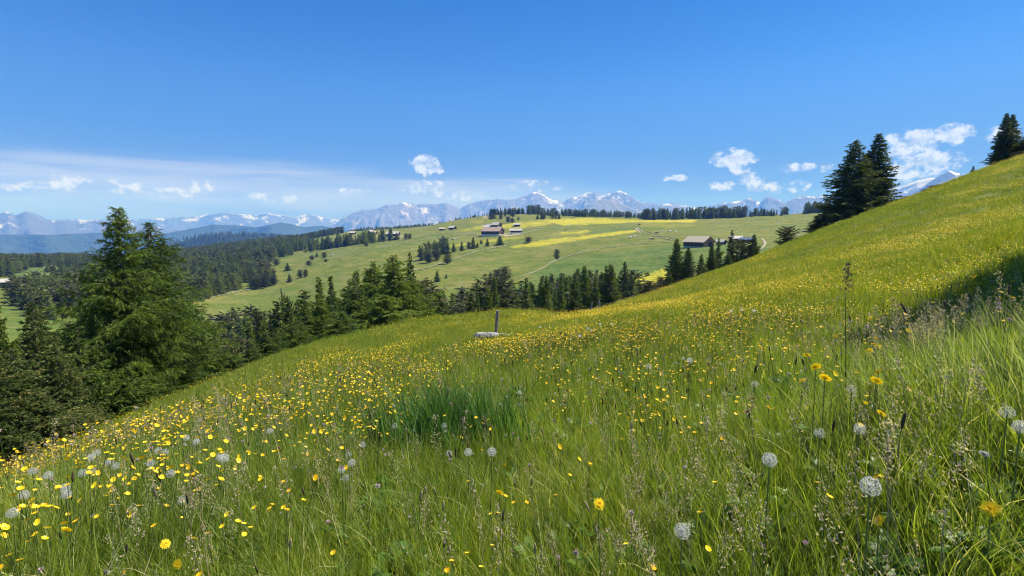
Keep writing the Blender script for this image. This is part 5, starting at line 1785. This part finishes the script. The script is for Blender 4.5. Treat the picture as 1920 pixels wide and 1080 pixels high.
def bc_label(qx, qy):
    if qx < 700 and qy > 940: return 'single yellow buttercup in the tall grass low on the left side of the meadow', 'buttercups in the tall grass at the lower left'
    if qx < 520: return 'yellow buttercup in the dense flower band along the left brow of the meadow', 'buttercups in the dense left band'
    if qx < 1120 and qy < 800: return 'yellow buttercup in the flower drift behind the lush dark grass clump', 'buttercups behind the lush grass clump'
    if qx < 1120: return 'yellow buttercup in the tall grass around the lush dark grass clump', 'buttercups around the lush grass clump'
    if qy > 840: return 'yellow buttercup among the seed heads in the grass at the lower right', 'buttercups at the lower right'
    return 'yellow buttercup in the loose group on the right half of the meadow', 'buttercups on the right half of the meadow'


nb_ = 0
for (px, py, dm) in survey_bc:
    b = head_place(px, py, dm, .024, .27, .48)
    if b is None: continue
    _, P, hgt, dep = b
    j = int(np.clip(round((hgt - .24) / .035), 0, 5)); s_ = hgt / (.24 + .035 * j)
    o = obj('buttercup', BC[j], None, (P[0], P[1], P[2] - hgt), (0, 0, rng.random() * 6.28), (s_, s_, s_))
    lb, gr = bc_label(px, py); tag(o, lb, 'flower', gr); nb_ += 1
for i in order:
    if nb_ >= 300: break
    if not inside[i]: break
    ids.add(int(i))
    s_ = rng.uniform(.8, 1.15)
    o = obj('buttercup', BC[int(rng.integers(6))], None, bp_[i], (rng.normal(0, .12), rng.normal(-.08, .12), rng.random() * 6.28), (s_,) * 3)
    lb, gr = bc_label(bqx[i], bqy[i]); tag(o, lb, 'flower', gr); nb_ += 1
k = np.array([i not in ids for i in range(len(bp_))])
n_ = k.sum()
scatter('buttercups', bp_[k], lean_turn(n_, .1, .12), rng.uniform(.75, 1.15, n_), rng.integers(0, 6, n_), BC)
x, y, z, a, d = sample_area(9.5, 30, 16, R(49), lambda q: edge_d(q) * 1.05)
qx, qy = project(x, y, z + .25)
den = (in_blob(qx, qy, blobs, .05)) * np.clip(.35 + 1.7 * fbm(x / 1.6, y / 2.6, 78, 3), .03, 1.8)
k = rng.random(len(x)) < den * .6; n_ = k.sum()
scatter('buttercups', np.stack([x, y, z], -1)[k], lean_turn(n_, .1, .1), rng.uniform(.8, 1.15, n_), rng.integers(0, 5, n_), FC)
x, y, z, a, d = sample_area(30, 98, 3.2, R(49), lambda q: edge_d(q) * 1.05)
qx, qy = project(x, y, z + .25)
den = in_blob(qx, qy, blobs, .07) * np.clip(.3 + 1.9 * fbm(x / 4, y / 6, 79, 3), .02, 1.9)
k = rng.random(len(x)) < den * .85; n_ = k.sum()
scatter('buttercups', np.stack([x, y, z], -1)[k], lean_turn(n_, .1, .1), rng.uniform(.8, 1.15, n_), rng.integers(0, 4, n_), FC2)
# small pale and pink heads mixed in
M_clover = petal_mat('clover_head', (.62, .58, .50), (.52, .30, .36), .8, .3)
def clover(seed):
    g = np.random.default_rng(seed); G = Geo(); h = .2 + .05 * seed
    G.tube([(0, 0, -.02), (.005, 0, h)], [.0012, .0008], 3, 1, False)
    n = 26; D = g.normal(0, 1, (n, 3)); D[:, 2] += .5; D /= np.linalg.norm(D, axis=1)[:, None]
    S_ = np.cross(D, g.normal(0, 1, (n, 3))); S_ /= np.linalg.norm(S_, axis=1)[:, None]
    P = np.array((.005, 0, h)) + 0 * D
    G.add(np.stack([P - S_ * .003, P + S_ * .003, P + D * .0085], 1).reshape(-1, 3), None, np.arange(3 * n).reshape(-1, 3), 0)
    return G.mesh('clover', [M_clover, M_stem])
CL = [clover(i) for i in range(4)]
x, y, z, a, d = sample_area(.9, 12, 14)
n_ = len(x)
scatter('small_pale_flowers', np.stack([x, y, z], -1), lean_turn(n_, .1, .1), rng.uniform(.7, 1.4, n_), rng.integers(0, 4, n_), CL)
print('buttercups', nb_, 'rest', len(bp_))

# hawkbits: many narrow rays
def hawk_head(seed, D=.036):
    g = np.random.default_rng(seed); G = Geo()
    for ring, n, r0, r1, up in ((0, 22, .10, 1.0, .10), (1, 16, .08, .72, .28), (2, 12, .04, .42, .42)):
        for k in range(n):
            a = (k + .5 * ring) / n * 6.283 + g.normal(0, .04); L = r1 * g.uniform(.9, 1.06); w_ = .085 if ring == 0 else .07
            ca, sa = math.cos(a), math.sin(a); u_ = up + g.normal(0, .05)
            pts = []
            for rr, wv, zz in ((r0, .35, .02), (L * .6, 1, u_ * .8), (L, .9, u_ * .75 + .02)):
                for s_ in (-1, 1):
                    X = rr * ca - s_ * wv * w_ * sa; Y = rr * sa + s_ * wv * w_ * ca
                    pts.append((X * D / 2, Y * D / 2, zz * D / 2))
            G.add(pts, [(0, 1, 3, 2), (2, 3, 5, 4)], None, 0 if ring < 2 else 1)
    return G.mesh('flower_head', [M_hawk, M_hawkc])


HK = [hawk_head(i) for i in range(3)]
M_bract = simple_mat('green_bract', (.05, .08, .02), (.08, .11, .03), 9, .8)


def stem_mesh(h, bendx, seed, r=.0016):
    G = Geo()
    t = np.linspace(0, 1, 6)
    G.tube(np.stack([bendx * (1 - (1 - t) ** 2) - bendx * 1, 0 * t, -h + h * t], -1), r * (1.2 - .3 * t), 5, 0, False)
    return G.mesh('stem', [M_stem], True)


hawks = [(1530, 688, 17, 'hawkbit flower, middle of the three stacked left of the tall grass'), (1513, 666, 12, 'hawkbit flower uppermost of the small group on the right meadow'),
         (1547, 709, 20, 'full open hawkbit flower, largest of the group on the right meadow'), (1505, 714, 14, 'hawkbit flower lowest left in the group on the right meadow'),
         (1643, 714, 19, 'hawkbit flower just above two others at the foot of the tall grass'), (1647, 697, 15, 'hawkbit flower highest of the cluster at the foot of the tall grass'),
         (1631, 727, 13, 'orange yellow hawkbit bud low in the cluster at the foot of the tall grass'), (1652, 775, 15, 'flat hawkbit flower alone below the cluster near the tall grass'),
         (1643, 899, 25, 'hawkbit flower partly behind the biggest dandelion clock'), (1858, 955, 31, 'largest hawkbit flower, alone at the lower right'),
         (1649, 975, 15, 'orange hawkbit flower below the biggest dandelion clock'), (1630, 658, 12, 'hawkbit flower on the left in front of the dark shadow'),
         (1646, 650, 12, 'hawkbit flower on the right in front of the dark shadow'), (1703, 620, 10, 'small hawkbit flower among the tall pale blades'),
         (1631, 597, 10, 'small hawkbit flower standing inside the dark shadow'), (1123, 945, 20, 'star like hawkbit flower alone in the lower middle of the grass'),
         (1105, 871, 12, 'hawkbit flower with a bud beside it right of the grass clump'), (988, 677, 10, 'bright hawkbit flower alone behind the grass clump'),
         (947, 873, 12, 'hawkbit flower just below the round dandelion clock by the clump'), (937, 924, 14, 'hawkbit flower second below the round dandelion clock'),
         (310, 1020, 14, 'hawkbit flower low on the left in deep grass'), (333, 1058, 17, 'hawkbit flower lowest left near the bottom edge'),
         (362, 1010, 14, 'hawkbit flower just right of another low on the left'), (235, 1074, 16, 'hawkbit flower cut by the bottom edge on the left'),
         (125, 995, 12, 'hawkbit flower below the dense left band'), (1567, 630, 9, 'faint small hawkbit flower left of the dark shadow'),
         (1425, 650, 9, 'small hawkbit flower among the distant buttercups on the right'), (710, 754, 9, 'hawkbit flower standing over the drift left of the clump')]
for i, (px, py, dm, lb) in enumerate(hawks):
    b = head_place(px, py, dm, .036, .28, .50)
    if b is None: continue
    _, P, hgt, dep = b
    s_ = np.clip(dm * dep / F / .036, .75, 1.25)
    r = obj('hawkbit', None, None, (P[0], P[1], P[2] - hgt), (0, 0, 0)); r.empty_display_size = .05
    tag(r, lb, 'flower')
    obj('flower_head', HK[i % 3], r, (0, 0, hgt), (rng.normal(.85, .15), rng.normal(-.1, .2), rng.random() * 6), (s_ * 1.12,) * 3)
    obj('stem', stem_mesh(hgt + .03, rng.uniform(-.04, .04), i), r, (0, 0, hgt))

# dandelion clocks: a ball of parachutes
def clock_mesh(seed, D=.045, part=1.0):
    g = np.random.default_rng(seed); G = Geo()
    n = 150
    i = np.arange(n) + .5
    ph = np.arccos(1 - 2 * i / n); th = np.pi * (1 + 5 ** .5) * i
    U = np.stack([np.cos(th) * np.sin(ph), np.sin(th) * np.sin(ph), np.cos(ph)], -1)
    U = U[(g.random(n) < part) & (U[:, 2] > -.93)]
    for u in U:
        r_ = D / 2 * g.uniform(.8, 1.0)
        a = np.cross(u, (0.3, .2, 1.)); a /= np.linalg.norm(a); b = np.cross(u, a)
        base = u * D * .10
        top = u * r_ * .86
        G.add([base - a * .0002, base + a * .0002, top], None, [(0, 1, 2)], 0)
        tb = g.random() * 6.28
        for k in range(7):
            an = tb + k * .8976 + g.normal(0, .25)
            dr = (a * math.cos(an) + b * math.sin(an)); pr_ = (-a * math.sin(an) + b * math.cos(an)) * .0003
            e = u * r_ * g.uniform(.96, 1.06) + dr * D * g.uniform(.05, .10)
            G.add([top - pr_, top + pr_, e], None, [(0, 1, 2)], 0)
    return G.mesh('seed_head', [M_fluff])


CK = [clock_mesh(0), clock_mesh(1), clock_mesh(2, .045, .55)]
gC = Geo()
an = np.linspace(0, 6.283, 8, endpoint=False)
rings = [(-.006, .002), (-.003, .0048), (.002, .005), (.005, .002)]
Vc = [(r_ * math.cos(t), r_ * math.sin(t), z_) for z_, r_ in rings for t in an]
gC.add(Vc, [(i * 8 + j, i * 8 + (j + 1) % 8, (i + 1) * 8 + (j + 1) % 8, (i + 1) * 8 + j) for i in range(3) for j in range(8)])
CORE = gC.mesh('core', [M_core], True)
clocks = [(1443, 862, 30, 0, 'round white dandelion clock alone right of centre'), (1632, 912, 40, 0, 'biggest dandelion clock, in front of a yellow hawkbit at the lower right'), (922, 847, 19, 0, 'crisp round dandelion clock at the right foot of the lush grass clump'),
          (878, 848, 17, 0, 'dandelion clock left beside the crisp round one at the grass clump'), (842, 850, 14, 2, 'ragged dandelion clock leftmost of three at the foot of the grass clump'), (1279, 996, 33, 0, 'grey white dandelion clock near the bottom edge right of centre'),
          (1612, 804, 23, 1, 'dandelion clock up the meadow above the biggest one'), (420, 859, 20, 1, 'double looking dandelion clock right of the dense left band'), (412, 857, 14, 1, 'smaller dandelion clock touching the double looking one'), (680, 834, 13, 0, 'small dandelion clock left of the grass clump, upper one'),
          (506, 808, 12, 0, 'dandelion clock standing over the left buttercup drift'), (368, 828, 12, 0, 'dandelion clock at the right end of the dense left band'), (659, 868, 16, 1, 'dandelion clock largest of the small group left of the grass clump'), (640, 881, 11, 1, 'dandelion clock lower left in the small group left of the grass clump'),
          (648, 896, 13, 2, 'half blown dandelion clock lowest in the small group left of the clump'), (654, 852, 11, 2, 'half blown dandelion clock highest in the small group left of the clump'), (740, 799, 13, 2, 'thin dandelion clock at the left edge of the grass clump'), (833, 798, 12, 2, 'half blown dandelion clock inside the grass clump'),
          (205, 866, 15, 0, 'upper of two touching dandelion clocks in the left band'), (217, 874, 15, 0, 'lower of two touching dandelion clocks in the left band'), (61, 884, 15, 0, 'dandelion clock on the brow at the far left'), (91, 891, 11, 0, 'small dandelion clock on the brow right of the far left one'),
          (122, 915, 15, 0, 'upper dandelion clock of a vertical pair at the left'), (124, 927, 15, 0, 'lower dandelion clock of a vertical pair at the left'), (45, 928, 15, 0, 'dandelion clock in the thick of the left buttercups'), (23, 962, 17, 1, 'dandelion clock lowest at the left frame edge'),
          (155, 887, 14, 1, 'dandelion clock left of another in the middle of the left band'), (172, 884, 14, 2, 'half blown dandelion clock in the middle of the left band'), (283, 868, 12, 0, 'dandelion clock in the right part of the left band'), (320, 888, 12, 0, 'dandelion clock beside orange buds right in the left band'),
          (342, 938, 13, 2, 'faint dandelion clock in the grass below the left band'), (181, 849, 11, 0, 'dandelion clock on the skyline of the left brow'), (171, 857, 9, 0, 'small dandelion clock just below the skyline of the left brow'), (309, 848, 9, 1, 'small dandelion clock high in the right part of the left band'), (349, 821, 9, 1, 'upper small dandelion clock above the right end of the left band'), (297, 845, 8, 1, 'tiny dandelion clock left of another high in the left band'),
          (1415, 720, 13, 2, 'grey dandelion clock half hidden on the right meadow'), (1293, 676, 12, 1, 'dandelion clock above the yellow group right of centre'), (1281, 672, 8, 2, 'tiny dandelion clock left beside the one above the yellow group'), (1216, 687, 13, 2, 'faint dandelion clock left of the one above the yellow group'),
          (1597, 730, 15, 2, 'blown dandelion clock left of the orange hawkbit bud'), (1537, 812, 13, 2, 'blown dandelion clock on a pale dry stalk'), (1889, 773, 12, 2, 'blown dandelion clock upper at the right frame edge'), (1913, 800, 14, 0, 'dandelion clock cut by the right frame edge'),
          (1125, 608, 6, 0, 'distant dandelion clock up the meadow near the path'), (1148, 608, 6, 1, 'distant dandelion clock right of another near the path'), (1103, 616, 5, 0, 'left of a tiny distant pair of dandelion clocks'), (1108, 619, 5, 0, 'right of a tiny distant pair of dandelion clocks'), (1087, 630, 7, 1, 'distant dandelion clock midway up the central meadow'), (1013, 613, 5, 0, 'tiny distant dandelion clock right of the leaning post'), (974, 736, 8, 1, 'small dandelion clock among the buttercups behind the clump'), (1371, 583, 6, 0, 'distant dandelion clock on the right slope, left of two'), (1390, 581, 6, 0, 'distant dandelion clock on the right slope, right of two'), (1414, 583, 7, 1, 'distant grey dandelion clock on the right slope')]
for i, (px, py, dm, kd, lb) in enumerate(clocks):
    b = head_place(px, py, dm, .045, .30, .52)
    if b is None: continue
    _, P, hgt, dep = b
    s_ = float(np.clip(dm * dep / F / .045, .8, 1.25))
    r = obj('dandelion_clock', None, None, (P[0], P[1], P[2] - hgt)); r.empty_display_size = .05
    tag(r, lb, 'dandelion clock')
    h = obj('seed_head', CK[kd], r, (0, 0, hgt), (rng.normal(0, .2), rng.normal(0, .2), rng.random() * 6), (s_,) * 3)
    obj('core', CORE, r, (0, 0, hgt), (0, 0, 0), (s_,) * 3)
    obj('stem', stem_mesh(hgt + .03, rng.uniform(-.03, .03), i, .002), r, (0, 0, hgt))

# tall single grass stem on the right, with its seed head
p = at(1608, 2.7)
a_, t_ = px_dir(1592, 488)
Hh = float(t_) * 2.7 - p[2]
G = Geo()
t = np.linspace(0, 1, 9)
tipx = at(1590, 2.7) - p
cv_ = np.stack([tipx[0] * t ** 1.3, tipx[1] * t ** 1.3, -.02 + (Hh - .12) * t], -1)
G.tube(cv_, .0030 * (1.15 - .6 * t), 5)
r = obj('grass_stem', None, None, p); tag(r, 'single tall upright grass stem with brown seed head left of the dark shadow', 'grass stem')
obj('stem', G.mesh('stem', [M_stem], True), r)
gg = np.random.default_rng(4); n = 160
tz = gg.random(n); P = cv_[-1] + np.stack([gg.normal(0, .012, n) * (1.3 - tz), gg.normal(0, .012, n) * (1.3 - tz), .13 * tz], -1)
D = gg.normal(0, 1, (n, 3)); D[:, 2] += .5; D /= np.linalg.norm(D, axis=1)[:, None]
S_ = np.cross(D, gg.normal(0, 1, (n, 3))); S_ /= np.linalg.norm(S_, axis=1)[:, None]
G = Geo(); G.add(np.stack([P - S_ * .003, P + S_ * .003, P + D * .012], 1).reshape(-1, 3), None, np.arange(3 * n).reshape(-1, 3))
obj('seed_head', G.mesh('seed_head', [simple_mat('brown_seed', (.14, .10, .07), (.24, .17, .12), 30, .9)]), r)

# the tree just out of the picture on the right whose shade lies on the bank
q = np.array((12.5, 8.7, float(ground(12.5, 8.7))))
put_tree('spruce_big', q, 12, 2.5, label='spruce just outside the right frame edge that shades the bank', rot=.3)
q = np.array((11.6, 7.2, float(ground(11.6, 7.2))))
put_tree('spruce_big', q, 12, 2.0, label='third spruce added unseen outside the right frame edge to fill the shade, nearest to the viewer', rot=4.3)  # added out of view to fill in and darken the bank's shade
q = np.array((14.2, 9.6, float(ground(14.2, 9.6))))
put_tree('spruce_big', q, 12, 2.6, label='second spruce added unseen outside the right frame edge to darken the shade, farther up the slope', rot=2.3)  # another unseen tree, put in to make the shadow darker
